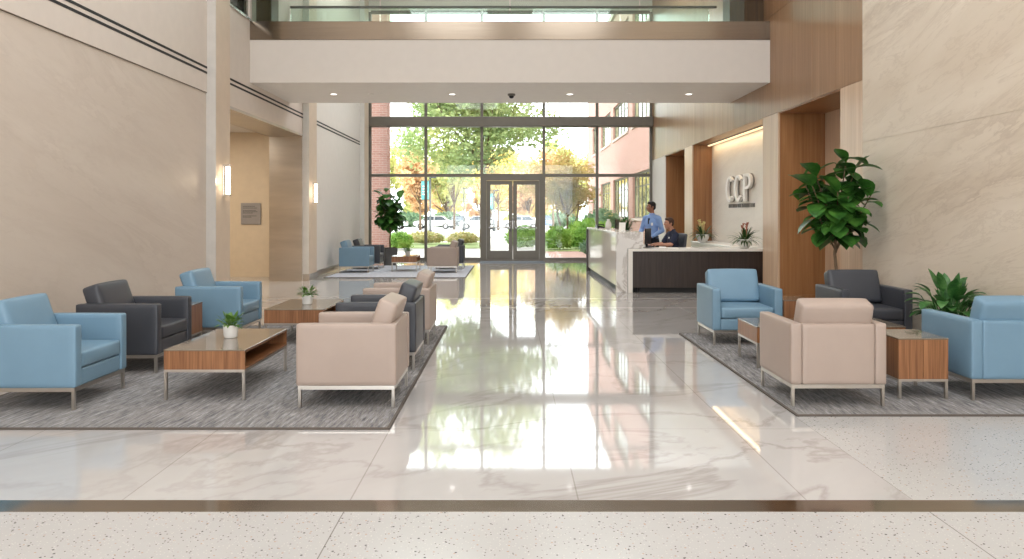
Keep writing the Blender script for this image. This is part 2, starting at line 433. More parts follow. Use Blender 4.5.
# ------------------------------------------------------------------ left wall
SLAB = [(BK, 12.1)]
m = MB(); y = BK
m.box(LX-.25, LX-.012, BK, 12.7, 0, 3.4)
struct(m.build('wall_left', M['left_stone']), 'long beige limestone wall on the left', 'wall')
m = MB(); m.box(LX-.25, LX, BK, 12.7, 3.4, CZ)
struct(m.build('wall_left_upper', M['plaster']), 'warm plaster band above the left stone wall', 'wall')
m = MB()
m.box(LX-.75, LX, 12.7, 17.7, 3.33, 5.0)
m.box(LX-.25, LX, 14.1, GY, 5.0, CZ)
struct(m.build('wall_left_header', M['plaster']), 'plaster wall above the elevator alcove opening', 'wall')
m = MB(); m.box(LX-.25, LX, 17.7, GY+.3, 0, 5.0)
struct(m.build('wall_left_rear', M['plaster_white']), 'wall beside the glass front, left side, daylight put into its pale colour', 'wall')  # same beige stone, whitened so the colour carries the daylight
# upper corridor seen through the opening above the alcove
m = MB(); m.box(-7.0, -6.8, 10, 17, 5.0, CZ); m.box(-7.0, LX-.25, 9.8, 10, 5.0, CZ); m.box(-7, LX-.25, 17, 17.2, 5, CZ); m.box(-7, LX-.75, 9.8, 17.2, 4.85, 5.0)
struct(m.build('wall_upper_corridor', M['alcove']), 'tan wall of the upper corridor on the left', 'wall')
box_o = struct(box('trim_3', LX-.10, LX+.03, 12.7, 14.1, 5.0, 5.04, M['chrome']), 'thin metal coping below the upper left railing', 'trim')
struct(box('window_2', LX-.05, LX-.035, 12.7, 14.1, 5.04, 6.1, M['rail_glass']), 'glass railing panel of the upper left opening', 'railing')
# piers with steel leading edge
for i, (y0, y1) in enumerate(((12.1, 12.72), (17.7, 18.43), (24.45, 25.2))):
    m = MB(); m.box(LX-.02, LX+.135, y0+.012, y1, 0, CZ)
    r = m.build('wall_left_pier', M['pier']); struct(r, ['limestone pier at the near side of the elevator alcove', 'limestone pier at the far side of the elevator alcove', 'pier beside the glass front on the left'][i], 'pier')
    box('steel_edge', LX-.02, LX+.137, y0, y0+.012, 0, CZ, M['steel_edge'], r)
    box('pier_skirting', LX-.02, LX+.15, y0-.004, y1+.004, 0, .16, M['steel_v'], r)
# alcove
m = MB(); m.box(-9.5, LX-.75, 18.9, 19.1, 0, 3.5); m.box(-9.5, -9.3, 12.7, 18.9, 0, 3.5); m.box(-9.5, LX-.25, 12.5, 12.7, 0, 3.5)
struct(m.build('wall_alcove', M['alcove']), 'tan wall of the elevator alcove', 'wall')
struct(box('ceiling_alcove', -9.5, LX-.7, 12.5, 19.1, 3.5, 3.6, M['plaster_white']), 'pale ceiling of the elevator alcove', 'ceiling')
m = MB(); m.box(LX-.75, LX-.005, 17.66, 18.95, 0, 3.33); m.box(LX-.78, LX+.006, 12.7, 17.7, 3.28, 3.33)
m.box(LX-.78, LX-.75, 12.7, 17.7, 3.28, 3.6)
struct(m.build('trim_4', M['steel_v']), 'brushed steel portal lining the elevator alcove opening', 'portal')
struct(box('baseboard_left', LX, LX+.02, 18.43, 24.45, 0, .16, M['steel_v']), 'steel skirting of the rear left wall', 'skirting')
struct(box('baseboard_alcove', -9.3, LX-.75, 18.88, 18.9, 0, .14, M['alcove']), 'skirting of the alcove wall', 'skirting')
# slot diffusers
for i, (y0, y1) in enumerate(((BK, 12.1), (12.72, 17.7), (18.43, 24.45))):
    m = MB(); 
    for z in (3.705, 3.785): m.box(LX-.01, LX+.004, y0, y1, z-.017, z+.017)
    struct(m.build('trim_slot', M['black']), ['pair of black air slots above the left stone wall', 'pair of black air slots above the alcove', 'pair of black air slots on the rear left wall'][i], 'air slot')
struct(box('trim_shadow_line', LX-.01, LX+.002, BK, 12.1, 3.395, 3.404, M['bronze']), 'dark strip drawn as the shadow line at the top of the left stone wall', 'trim')  # dark strip paints the shadow at the edge of the recessed stone

# ------------------------------------------------------------------ right wall
m = MB()
m.box(RX+.006, RX+.9, BK, 10.4, 0, CZ)
ys = [BK, -4.4, -.8, 2.8, 6.4, 10.4]; zs = [0, 2.47, 5.2, 7.9, CZ]
for a, b in zip(ys, ys[1:]):
    for c, d in zip(zs, zs[1:]): m.box(RX, RX+.02, a, b, c+.0015, d-.0015)
struct(m.build('wall_right', M['right_stone']), 'tall veined cream stone wall on the right', 'wall')
HZ = 3.3
m = MB()   # header and columns, panels parted by fine joints
m.box(RX+.01, RX+1.0, 10.4, GY+.1, HZ, CZ)
def panels(m, y0, y1, z0, z1, step=.86, g=.003):
    n = max(1, round((y1-y0)/step))
    for i in range(n):
        a = y0+(y1-y0)*i/n; b = y0+(y1-y0)*(i+1)/n; m.box(RX, RX+.03, a+g, b-g, z0+g, z1-g)
panels(m, 10.4, GY, HZ, 5.08); panels(m, 10.4, GY, 5.08, 7.3); panels(m, 10.4, GY, 7.3, CZ)
struct(m.build('wall_right_header', M['oak_header']), 'oak veneer panelling above the niches', 'wall')
m = MB()
for a, b in ((10.4, 11.1), (13.68, 14.5), (20.1, 21.0)):
    m.box(RX+.012, RX+.99, a+.004, b-.004, 0, HZ); panels(m, a, b, 0, HZ)
struct(m.build('wall_right_pillar', M['oak_pale']), 'pale oak pillars between the niches', 'wall')
m = MB(); m.box(RX, RX+.9, 23.65, GY+.3, 0, HZ)
struct(m.build('wall_right_rear', M['plaster_white']), 'return wall beside the glass front, right side, window glare put into its pale colour', 'wall')  # pale rather than wood: glare beside the windows painted in
# niche returns facing the room (oak) and niche backs
m = MB()
m.box(RX+.03, RX+.84, 13.66, 13.68, 0, HZ); m.box(RX+.03, RX+.84, 11.1, 11.12, 0, HZ)
m.box(RX+.03, RX+.6, 20.08, 20.1, 0, HZ); m.box(RX+.03, RX+.6, 14.5, 14.52, 0, HZ)
m.box(RX+.03, RX+.8, 23.63, 23.65, 0, HZ); m.box(RX+.03, RX+.8, 21.0, 21.02, 0, HZ)
m.box(RX+.02, RX+.84, 11.1, 13.68, HZ-.02, HZ); m.box(RX+.02, RX+.8, 21, 23.65, HZ-.02, HZ)
struct(m.build('wall_right_niche', M['oak']), 'oak lining of the wall niches', 'wall')
struct(box('wall_niche_back', RX+.82, RX+.99, 11.1, 13.68, 0, HZ, M['oak_pale']), 'pale oak back of the niche behind the fig tree', 'wall')
struct(box('wall_niche_rear', RX+.78, RX+.99, 21.0, 23.65, 0, HZ, M['oak']), 'oak back of the rear niche', 'wall')
struct(box('wall_logo', RX+.5, RX+.95, 14.52, 20.08, 0, HZ, M['logo_stone']), 'pale stone wall carrying the logo behind reception', 'wall')
m = MB(); m.box(RX+.012, RX+.99, 4.3, 4.3, 0, 0) if False else None
struct(box('baseboard_right', RX-.012, RX, BK, 10.4, 0, .1, M['plaster']), 'pale skirting of the right stone wall', 'skirting')
m = MB()
for a, b in ((13.66, 13.662),): m.box(RX+.03, RX+.82, 13.645, 13.66, 0, .1)
struct(m.build('baseboard_niche', M['oak']), 'oak skirting in the niche behind the fig tree', 'skirting')
# cove light above the logo wall
cv = thing('cove_light', 'warm cove strip glowing along the top of the logo wall', 'cove light', (RX+.40, 17.3, HZ-.03))
box('diffuser', -.03, .03, -2.7, 2.7, -.012, .012, M['cove'], cv); box('channel', -.05, .05, -2.72, 2.72, .012, .03, M['alum'], cv)

# ------------------------------------------------------------------ ceiling / back
m = MB(); m.box(-7.0, 6.0, BK-.2, GY+.3, CZ, CZ+.2)
struct(m.build('ceiling', M['plaster_white']), 'high white atrium ceiling', 'ceiling')
m = MB(); m.box(-5.2, 5.8, BK-.2, BK, 5.4, CZ); m.box(-5.2, 5.8, BK-.2, BK, 0, .4)
for x in (-5.0, -2.5, 0, 2.5, 5.0): m.box(x-.1, x+.1, BK-.2, BK, .4, 5.4)
struct(m.build('wall_back', M['plaster']), 'window wall behind the viewer', 'wall')

# ------------------------------------------------------------------ glass front
W = thing('window_1', 'tall glazed curtain wall at the end of the lobby', 'glass front', (0, GY, 0)); W['kind'] = 'structure'
VX = [-4.63, -2.78, -.93, 1.12, 2.88, 4.66]
ZT = [2.81, 4.56, 6.2, 8.2]
m = MB()
for x in VX: m.box(x-.045, x+.045, -.06, .06, 0, ZT[-1])
for a, b in zip(VX, VX[1:]):
    for z, h in ((2.81, .05), (6.2, .04), (8.2, .05)): m.box(a+.045, b-.045, -.055, .055, z-h, z+h)
    if (a, b) != (VX[2], VX[3]): m.box(a+.045, b-.045, -.07, .07, 0, .09)
m.build('frame', M['alum'], W)
MB().box(-4.7, 4.7, -.3, .1, 4.40, 4.72, .02).build('transom_beam', M['alum'], W)
rows = [(.09, 2.76), (2.86, 4.40), (4.72, 6.16), (6.24, 8.15)]
for i, (a, b) in enumerate(zip(VX, VX[1:])):
    for j, (z0, z1) in enumerate(rows):
        if i == 2 and j == 0: continue
        box('pane', a+.045, b-.045, -.008, .008, z0, z1, M['glass'], W)
struct(box('wall_front', -7, 6, GY-.05, GY+.3, 8.25, CZ, M['plaster_white']), 'pale wall above the glass front', 'wall')
D = thing('door_1', 'pair of glazed metal entrance doors in the glass front', 'door', (0, GY, 0)); D['kind'] = 'structure'
m = MB(); m.box(-.885, -.78, -.08, .08, 0, 2.76); m.box(.97, 1.075, -.08, .08, 0, 2.76); m.box(-.78, .97, -.08, .08, 2.64, 2.76); m.box(-.78, .97, -.08, .08, 0, .03)
m.build('door_frame', M['alum'], D)
for (a, b, hs) in ((-.775, .09, -1), (.10, .965, 1)):
    m = MB(); t = .13
    m.box(a, a+t, -.03, .03, .03, 2.63); m.box(b-t, b, -.03, .03, .03, 2.63); m.box(a+t, b-t, -.03, .03, 2.5, 2.63); m.box(a+t, b-t, -.03, .03, .03, .32)
    lf = m.build('door_leaf', M['alum'], D)
    box('pane', a+t, b-t, -.006, .006, .32, 2.5, M['glass'], lf)
    h = MB()
    h.tube([(a+.1, -.09, 1.08), (b-.1, -.09, 1.08)], .018); 
    for x in (a+.1, b-.1): h.tube([(x, -.09, 1.08), (x, -.03, 1.08)], .014)
    xx = b-.06 if hs < 0 else a+.06
    h.tube([(xx, -.03, .95), (xx, -.09, .98), (xx, -.09, 1.3), (xx, -.03, 1.33)], .014)
    h.build('handle', M['chrome'], lf)
mt = tag(box('entrance_mat', -.95, 1.1, 24.2, 25.3, 0, .012, M['mat']), 'grey-blue entrance mat inside the glass doors', 'doormat')

# ------------------------------------------------------------------ bridge
B = thing('bridge', 'white footbridge crossing the atrium with steel cap and glass railings', 'bridge', (0, 14.1, 0)); B['kind'] = 'structure'
MB().box(LX, RX, 0, 2.55, 3.89, 4.66, .004, 1).build('deck', M['plaster_white'], B)
MB().box(LX, RX, -.012, 0, 3.89, 4.66, .003, 1).build('fascia', M['fascia'], B)
box('walkway', LX, RX, .02, 2.53, 4.66, 4.8, M['plaster'], B)
MB().box(LX, RX, -.01, .06, 4.665, 5.0, .004, 1).build('steel_cap', M['steel'], B)
box('steel_cap', LX, RX, 2.5, 2.56, 4.665, 5.0, M['steel'], B)
gx = [LX+.02, -2.35, 0, 2.35, RX-.45]
for a, b in zip(gx, gx[1:]):
    box('railing_glass', a+.01, b-.01, .02, .034, 5.0, 5.92, M['rail_glass'], B)
    box('railing_glass', a+.01, b-.01, 2.52, 2.534, 5.0, 5.90, M['rail_glass'], B)
for y, z in ((.027, 5.94), (2.527, 5.93)):
    MB().tube([(LX+.02, y, z), (RX-.3, y, z)], .028, 10).build('handrail', M['planter'], B)
struct(box('wall_upper_column', 4.07, RX, 14.45, 14.9, 4.8, CZ, M['darkwood']), 'dark wood column on the right end of the footbridge', 'column')
struct(box('wall_upper_column_left', LX, -4.42, 14.45, 14.9, 4.8, CZ, M['darkwood']), 'dark wood column on the left end of the footbridge', 'column')
for i, x in enumerate((-3.48, -1.14, 1.18, 3.53)):
    d = thing('downlight', 'round recessed downlight in the bridge soffit, '+('leftmost of four', 'second of four from the left', 'third of four from the left', 'rightmost of four')[i], 'downlight', (x, 15.4, 3.888), group='downlights under the footbridge')
    MB().lathe([(.0, -.002), (.062, -.002), (.062, -.004)], 20).build('lens', M['down'], d)
    MB().lathe([(.062, 0), (.062, -.008), (.085, -.006), (.088, 0)], 24).build('trim_ring', M['plaster_white'], d)
for i, x in enumerate((-2.75, 2.35)):
    tag(MB().lathe([(0, -.012), (.05, -.012), (.06, -.004), (.06, 0)], 20, (x, 15.4, 3.89)).build('sprinkler_cover', M['plaster_white']), ['white round sprinkler cover in the bridge soffit, left side', 'white round sprinkler cover in the bridge soffit, right side'][i], 'sprinkler cover', 'sprinkler covers')
sc = thing('security_camera', 'small dark dome security camera under the footbridge', 'camera', (.03, 15.4, 3.89))
MB().lathe([(0, 0), (.075, 0), (.075, -.03), (.06, -.04), (0, -.04)], 20).build('housing', M['alum'], sc)
MB().lathe([(.05, -.04), (.047, -.065), (.03, -.085), (0, -.092)], 16).build('dome', M['blackgloss'], sc)

# ------------------------------------------------------------------ sconces & sign
for i, (y, z0, z1, lab) in enumerate(((12.42, 1.80, 2.30, 'slim glowing wall sconce on the near limestone pier'), (18.05, 1.76, 2.25, 'slim glowing wall sconce on the far limestone pier'))):
    s_ = thing('wall_sconce', lab, 'wall lamp', (LX+.135, y, z0), group='wall sconces')
    h = z1-z0
    MB().box(.045, .105, -.035, .035, .03, h-.03, .008).build('shade', M['warm'], s_)
    m = MB(); m.box(0, .02, -.03, .03, .0, h, .003); m.box(.0, .11, -.04, .04, 0, .028, .004); m.box(0, .11, -.04, .04, h-.028, h, .004)
    m.build('bracket', M['chrome'], s_)
p = thing('wall_plaque', 'square grey plaque with small lines of text on the alcove wall', 'plaque', (-6.27, 18.88, 1.27))
MB().box(-.24, .24, -.015, .0, 0, .52, .004).build('plate', M['plaque'], p)
random.seed(3)
for k, z in enumerate((.43, .39, .33, .30, .27, .20, .17)):
    x = -.19; end = (.10, .15, .12, .16, .05, .14, .02)[k]; m = MB()
    m.box(x, end, -.0165, -.014, z+.0, z+.003)
    while x < end:
        w = min(random.uniform(.02, .05), end-x+.002); m.box(x, x+w, -.018, -.014, z, z+.016); x += w+.008
    m.build('lettering', M['plaque_text'], p)

# ------------------------------------------------------------------ logo
# letters stand on the wall X = 5.2 and are read from the room (from -X), running from far (left) to near (right)
LG = thing('logo_sign', 'raised white letters CCP with a small tagline on the reception wall', 'sign', (RX+.5, 18.5, 1.80))
def arc_letter(m, y0, w, h, th, d, kind):
    # u runs from left to right as read; world y decreases with u
    def quadstrip(pts_o, pts_i):
        n = len(pts_o)
        for x in (0,):
            pass
        vs = []
        for (u, v), (a, b) in zip(pts_o, pts_i):
            vs.append([m.bm.verts.new((-.03, -(y0+u), v)), m.bm.verts.new((-.03, -(y0+a), b)), m.bm.verts.new((-.03-d, -(y0+a), b)), m.bm.verts.new((-.03-d, -(y0+u), v))])
        for p_, q_ in zip(vs, vs[1:]):
            for k in range(4): m.bm.faces.new((p_[k], p_[(k+1)%4], q_[(k+1)%4], q_[k]))
        m.bm.faces.new(vs[0][::-1]); m.bm.faces.new(vs[-1])
    if kind == 'C':
        N = 26; O = []; I = []
        for i in range(N+1):
            a = R(42) + R(276)*i/N
            O.append((w/2+w/2*math.cos(a), h/2+h/2*math.sin(a))); I.append((w/2+(w/2-th)*math.cos(a), h/2+(h/2-th*.42)*math.sin(a)))
        quadstrip(O, I)
    else:
        quadstrip([(0, 0), (0, h)], [(th, 0), (th, h)])
        N = 16; O = []; I = []; hh = h*.56
        O.append((th*.9, h)); I.append((th*.9, h-th*.42))
        for i in range(N+1):
            a = PI/2 - PI*i/N
            O.append((w*.5+w*.5*math.cos(a), h-hh/2+hh/2*math.sin(a))); I.append((w*.5+(w*.5-th)*math.cos(a), h-hh/2+(hh/2-th*.42)*math.sin(a)))
        O.append((th*.9, h-hh)); I.append((th*.9, h-hh+th*.42))
        quadstrip(O, I)
for u, kd in ((0, 'C'), (.68, 'C'), (1.38, 'P')):
    m = MB(); arc_letter(m, u, .60 if kd == 'C' else .54, .60, .14, .06, kd)
    L_ = m.build('letter', M['logo'], LG)
    m = MB(); arc_letter(m, u-.01, .64 if kd == 'C' else .56, .615, .15, .02, kd)
    b_ = m.build('letter_back', M['logo_side'], LG, (.03, 0, -.006))
m = MB(); u = 0
random.seed(8)
while u < 1.95:
    w = random.choice((.05, .07, .08))
    z0 = -.13; 
    m.box(-.015, 0, -(u+.018), -u, z0, z0+.085); m.box(-.015, 0, -(u+w), -u, z0+(.07 if random.random() < .5 else 0), z0+.085 if random.random() < .9 else z0+.05)
    if random.random() < .6: m.box(-.015, 0, -(u+w), -(u+w-.018), z0, z0+.085)
    u += w+.02
m.build('tagline', M['logo_small'], LG)

# ------------------------------------------------------------------ rugs
def rug(x0, x1, y0, y1, mat, label, name='area_rug'):
    cx, cy = (x0+x1)/2, (y0+y1)/2
    t = thing(name, label, 'rug', (cx, cy, 0))
    a, b = (x1-x0)/2, (y1-y0)/2
    MB().box(-a+.02, a-.02, -b+.02, b-.02, 0.001, .013).build('pile', mat, t)
    m = MB(); m.box(-a, a, -b, -b+.02, .001, .014); m.box(-a, a, b-.02, b, .001, .014); m.box(-a, -a+.02, -b+.02, b-.02, .001, .014); m.box(a-.02, a, -b+.02, b-.02, .001, .014)
    m.build('binding', M['binding'], t); return t
rug(-4.2, -.84, 5.44, 10.5, M['rug'], 'large grey streaked woven rug under the left seating group')
rug(2.13, 4.66, 5.8, 9.83, M['rug'], 'grey streaked woven rug under the right seating group')
rug(-4.45, -1.05, 18.6, 23.0, M['rug_pale'], 'pale blue-grey rug in the lounge by the glass front')
RZ = .014

# ------------------------------------------------------------------ armchairs  (local front = -Y)
def make_chair(key, label, group):
    mat = M[key]; t = thing('lounge_armchair', label, 'armchair', group=group)
    w, d, at = .40, .385, .095; z0, za = .17, .645
    for s_ in (-1, 1):
        x0, x1 = sorted((s_*w, s_*(w-at)))
        MB().cushion(x0, x1, -d, d, z0, za, .014, .004).build('armrest', mat, t)
    MB().cushion(-w+at+.002, w-at-.002, d-.10, d-.004, z0, za-.004, .014, .003).build('backrest', mat, t)
    MB().cushion(-w+at+.002, w-at-.002, -d+.012, -d+.07, z0, .30, .012, .003).build('apron', mat, t)
    box('seat_deck', -w+at+.002, w-at-.002, -d+.07, d-.1, z0+.02, .30, M['seam'], t)
    MB().cushion(-w+at+.004, w-at-.004, -d+.004, d-.12, .305, .43, .02, .010).build('seat_cushion', mat, t)
    bc = MB().cushion(-w+at+.004, w-at-.004, -.08, .08, 0, .395, .028, .010)
    rot = Matrix.Rotation(R(-19), 3, 'X')
    for v in bc.bm.verts: v.co = rot @ v.co + Vector((0, d-.20, .435))
    bc.build('back_cushion', mat, t)
    m = MB(); e = .012
    m.box(-w+e, w-e, -d+e, -d+e+.025, .14, z0); m.box(-w+e, w-e, d-e-.025, d-e, .14, z0)
    m.box(-w+e, -w+e+.025, -d+e+.025, d-e-.025, .14, z0); m.box(w-e-.025, w-e, -d+e+.025, d-e-.025, .14, z0)
    m.build('base_frame', M['steel_leg'], t)
    for sx in (-1, 1):
        for sy in (-1, 1):
            x = sx*(w-e-.0125); y = sy*(d-e-.0125)
            MB().box(x-.0125, x+.0125, y-.0125, y+.0125, 0, .14, .002, 1).build('leg', M['steel_leg'], t)
    return t
L_GR = 'armchairs of the left seating group'; R_GR = 'armchairs of the right seating group'; F_GR = 'armchairs of the far lounge by the glass front'
blue = make_chair('blue', 'sky blue leather armchair nearest the viewer on the left, cut by the picture edge', L_GR)
blue.location = (-3.30-.385, 6.32, RZ); blue.rotation_euler = (0, 0, PI/2)
char = make_chair('char', 'charcoal leather armchair against the left wall between two blue ones', L_GR)
char.location = (-3.31-.385, 7.72, RZ); char.rotation_euler = (0, 0, PI/2)
place(blue, (-3.15-.385, 9.52, RZ), PI/2, 'sky blue leather armchair beside the near pier, behind the walnut end table', L_GR)
beige = make_chair('beige', 'blush beige leather armchair nearest the viewer beside the left coffee table', L_GR)
beige.location = (-.877-.385, 6.40, RZ); beige.rotation_euler = (0, 0, -PI/2)
place(char, (-.90-.385, 7.86, RZ), -PI/2, 'charcoal leather armchair between two beige ones along the aisle', L_GR)
place(beige, (-.915-.385, 9.32, RZ), -PI/2, 'blush beige leather armchair farthest along the aisle behind the charcoal one', L_GR)
place(beige, (2.55, 6.43, RZ), PI, 'blush beige leather armchair seen from behind on the right rug', R_GR).scale = (.93, 1, 1)
place(blue, (4.09, 6.62, RZ), PI, 'sky blue leather armchair seen from behind at the right picture edge', R_GR)
place(blue, (2.71, 9.27, RZ), 0, 'sky blue leather armchair facing the viewer in front of the reception desk', R_GR)
place(char, (4.12, 9.13, RZ), 0, 'charcoal leather armchair facing the viewer in front of the fig tree', R_GR)
place(blue, (-4.0, 20.39, RZ), PI/2, 'sky blue armchair in the far lounge by the left wall', F_GR)
place(char, (-3.95, 21.75, RZ), PI/2, 'charcoal armchair in the far lounge beside the dark planter', F_GR)
place(beige, (-1.74, 20.39, RZ), -PI/2, 'blush beige armchair in the far lounge facing left', F_GR)
place(char, (-1.66, 21.75, RZ), -PI/2, 'charcoal armchair in the far lounge just behind the beige one', F_GR)

# ------------------------------------------------------------------ tables
def coffee_table(label, loc, lx, ly, open_side, group, h=.40, bz=.245, seam=False, top=True):
    t = thing('coffee_table', label, 'coffee table', loc, 0, group); a, b = lx/2, ly/2; th = .018
    m = MB(); m.box(-a, a, -b, b, h-.022, h-.006)
    m.box(-a, a, -b, b, bz, bz+.016)
    if open_side == 'x':    # open along the +X side
        m.box(-a, a, -b, -b+th, bz+.016, h-.022); m.box(-a, a, b-th, b, bz+.016, h-.022); m.box(-a, -a+th, -b+th, b-th, bz+.016, h-.022)
    else:
        m.box(-a, -a+th, -b, b, bz+.016, h-.022); m.box(a-th, a, -b, b, bz+.016, h-.022); m.box(-a+th, a-th, b-th, b, bz+.016, h-.022); m.box(-a+th, a-th, -b, -b+th, bz+.016, h-.022)
    m.build('body', M['walnut'], t)
    MB().box(-a-.004, a+.004, -b-.004, b+.004, h-.006, h+.003, .002, 1).build('glass_top', M['smoke'], t)
    m = MB(); m.box(-a, a, -b, -b+.022, bz-.022, bz); m.box(-a, a, b-.022, b, bz-.022, bz); m.box(-a, -a+.022, -b+.022, b-.022, bz-.022, bz); m.box(a-.022, a, -b+.022, b-.022, bz-.022, bz)
    m.build('base_frame', M['steel_leg'], t)
    for x in (-a+.012, a-.012):
        for y in (-b+.012, b-.012): MB().box(x-.012, x+.012, y-.012, y+.012, 0, bz-.022, .002, 1).build('leg', M['steel_leg'], t)
    return t
CT = 'walnut coffee tables'
coffee_table('walnut coffee table with open shelf and smoked glass top, nearest on the left rug', (-2.453, 6.85, RZ), .65, 1.18, 'x', CT)
coffee_table('walnut coffee table with smoked glass top, second on the left rug, behind the near one', (-2.48, 9.49, RZ), .675, 1.1, 'x', CT)
coffee_table('walnut coffee table on the right rug, mostly behind the beige chair', (3.12, 7.89, RZ), 1.44, .64, 'y', CT)
coffee_table('small walnut coffee table on the pale rug in the far lounge', (-2.78, 20.9, RZ), .66, .8, 'x', CT)
def end_table(label, loc, lx, ly, group, h=.49):
    t = thing('end_table', label, 'end table', loc, 0, group); a, b = lx/2, ly/2; bz = .16
    m = MB(); m.box(-a, -.002, -b, b, bz, h-.012); m.box(.002, a, -b, b, bz, h-.012); m.build('body', M['walnut'], t)
    MB().box(-a-.003, a+.003, -b-.003, b+.003, h-.012, h, .002, 1).build('glass_top', M['smoke'], t)
    m = MB(); m.box(-a, a, -b, -b+.02, bz-.02, bz); m.box(-a, a, b-.02, b, bz-.02, bz); m.box(-a, -a+.02, -b+.02, b-.02, bz-.02, bz); m.box(a-.02, a, -b+.02, b-.02, bz-.02, bz)
    m.build('base_frame', M['steel_leg'], t)
    for x in (-a+.012, a-.012):
        for y in (-b+.012, b-.012): MB().box(x-.012, x+.012, y-.012, y+.012, 0, bz-.02, .002, 1).build('leg', M['steel_leg'], t)
    return t
ET = 'walnut end tables'
end_table('walnut cube end table between the beige and blue chairs on the right rug', (3.34, 6.55, RZ), .40, .5, ET)
end_table('walnut cube end table between the charcoal and blue chairs by the left wall', (-3.76, 8.72, RZ), .46, .46, ET)
end_table('walnut cube end table between the blue and charcoal chairs facing the viewer', (3.39, 9.35, RZ), .38, .45, ET)

# ------------------------------------------------------------------ plants
def small_plant(label, loc, group, n=75, seed=1):
    random.seed(seed); t = thing('potted_plant', label, 'potted plant', loc, 0, group)
    MB().lathe([(0, 0), (.052, 0), (.058, .01), (.068, .10), (.068, .112), (.062, .112), (.060, .095), (0, .095)], 28).build('pot', M['ceramic'], t)
    MB().lathe([(0, .1), (.060, .098)], 20).build('soil', M['soil'], t)
    m = MB()
    for i in range(n):
        a = random.uniform(0, 2*PI); e = random.uniform(.1, 1.35); r = random.uniform(.0, .04)
        d = Vector((math.cos(a)*math.cos(e), math.sin(a)*math.cos(e), math.sin(e)))
        base = Vector((r*math.cos(a), r*math.sin(a), .10)); Ls = random.uniform(.03, .09)
        q = base + d*Ls
        m.tube([base, q], .0015, 4, False)
        m.leaf(q, (d+Vector((0, 0, random.uniform(-.3, .4)))), random.uniform(.05, .075), random.uniform(.025, .036), .7, .2, nseg=3)
    m.build('foliage', M['fern'], t, fix=False); return t
small_plant('small leafy plant in a white pot on the nearest coffee table', (-2.47, 6.9, .417), 'small potted plants on coffee tables', seed=2)
small_plant('small leafy plant in a white pot on the second coffee table of the left rug', (-2.465, 9.49, .417), 'small potted plants on coffee tables', seed=5)
small_plant('small leafy plant on the coffee table of the far lounge', (-2.75, 20.95, .417), 'small potted plants on coffee tables', seed=7)

def bromeliad(label, loc, seed, flower='flower', sc=1):
    random.seed(seed); t = thing('bowl_planter', label, 'potted plant', loc, 0, 'flowering plants in white bowls behind reception')
    MB().lathe([(0, 0), (.07, 0), (.085, .01), (.13, .09), (.15, .17), (.15, .18), (.142, .18), (.135, .15), (0, .15)], 32).build('bowl', M['ceramic'], t)
    MB().lathe([(0, .158), (.137, .155)], 20).build('soil', M['soil'], t)
    m = MB()
    for i in range(64):
        a = random.uniform(0, 2*PI); e = random.uniform(.25, 1.4)
        d = Vector((math.cos(a)*math.cos(e), math.sin(a)*math.cos(e), math.sin(e)))
        m.leaf(Vector((.05*math.cos(a), .05*math.sin(a), .15)), d, random.uniform(.24, .36), random.uniform(.028, .045), random.uniform(.9, 1.7), .25, nseg=6, broad=.8)
    m.build('foliage', M['strap'], t, fix=False)
    m = MB()
    for i in range(7):
        a = random.uniform(0, 2*PI); r = random.uniform(.02, .12)
        b = Vector((r*.3*math.cos(a), r*.3*math.sin(a), .16)); q = Vector((r*math.cos(a), r*math.sin(a), random.uniform(.36, .46)))
        m.tube([b, q], .004, 5)
        for k in range(5):
            g = k*2*PI/5; m.leaf(q, (math.cos(g)*.5, math.sin(g)*.5, 1), .07, .03, .2, .3, nseg=3)
    m.build('flowers', M[flower], t, fix=False); t.scale = (sc,)*3; return t

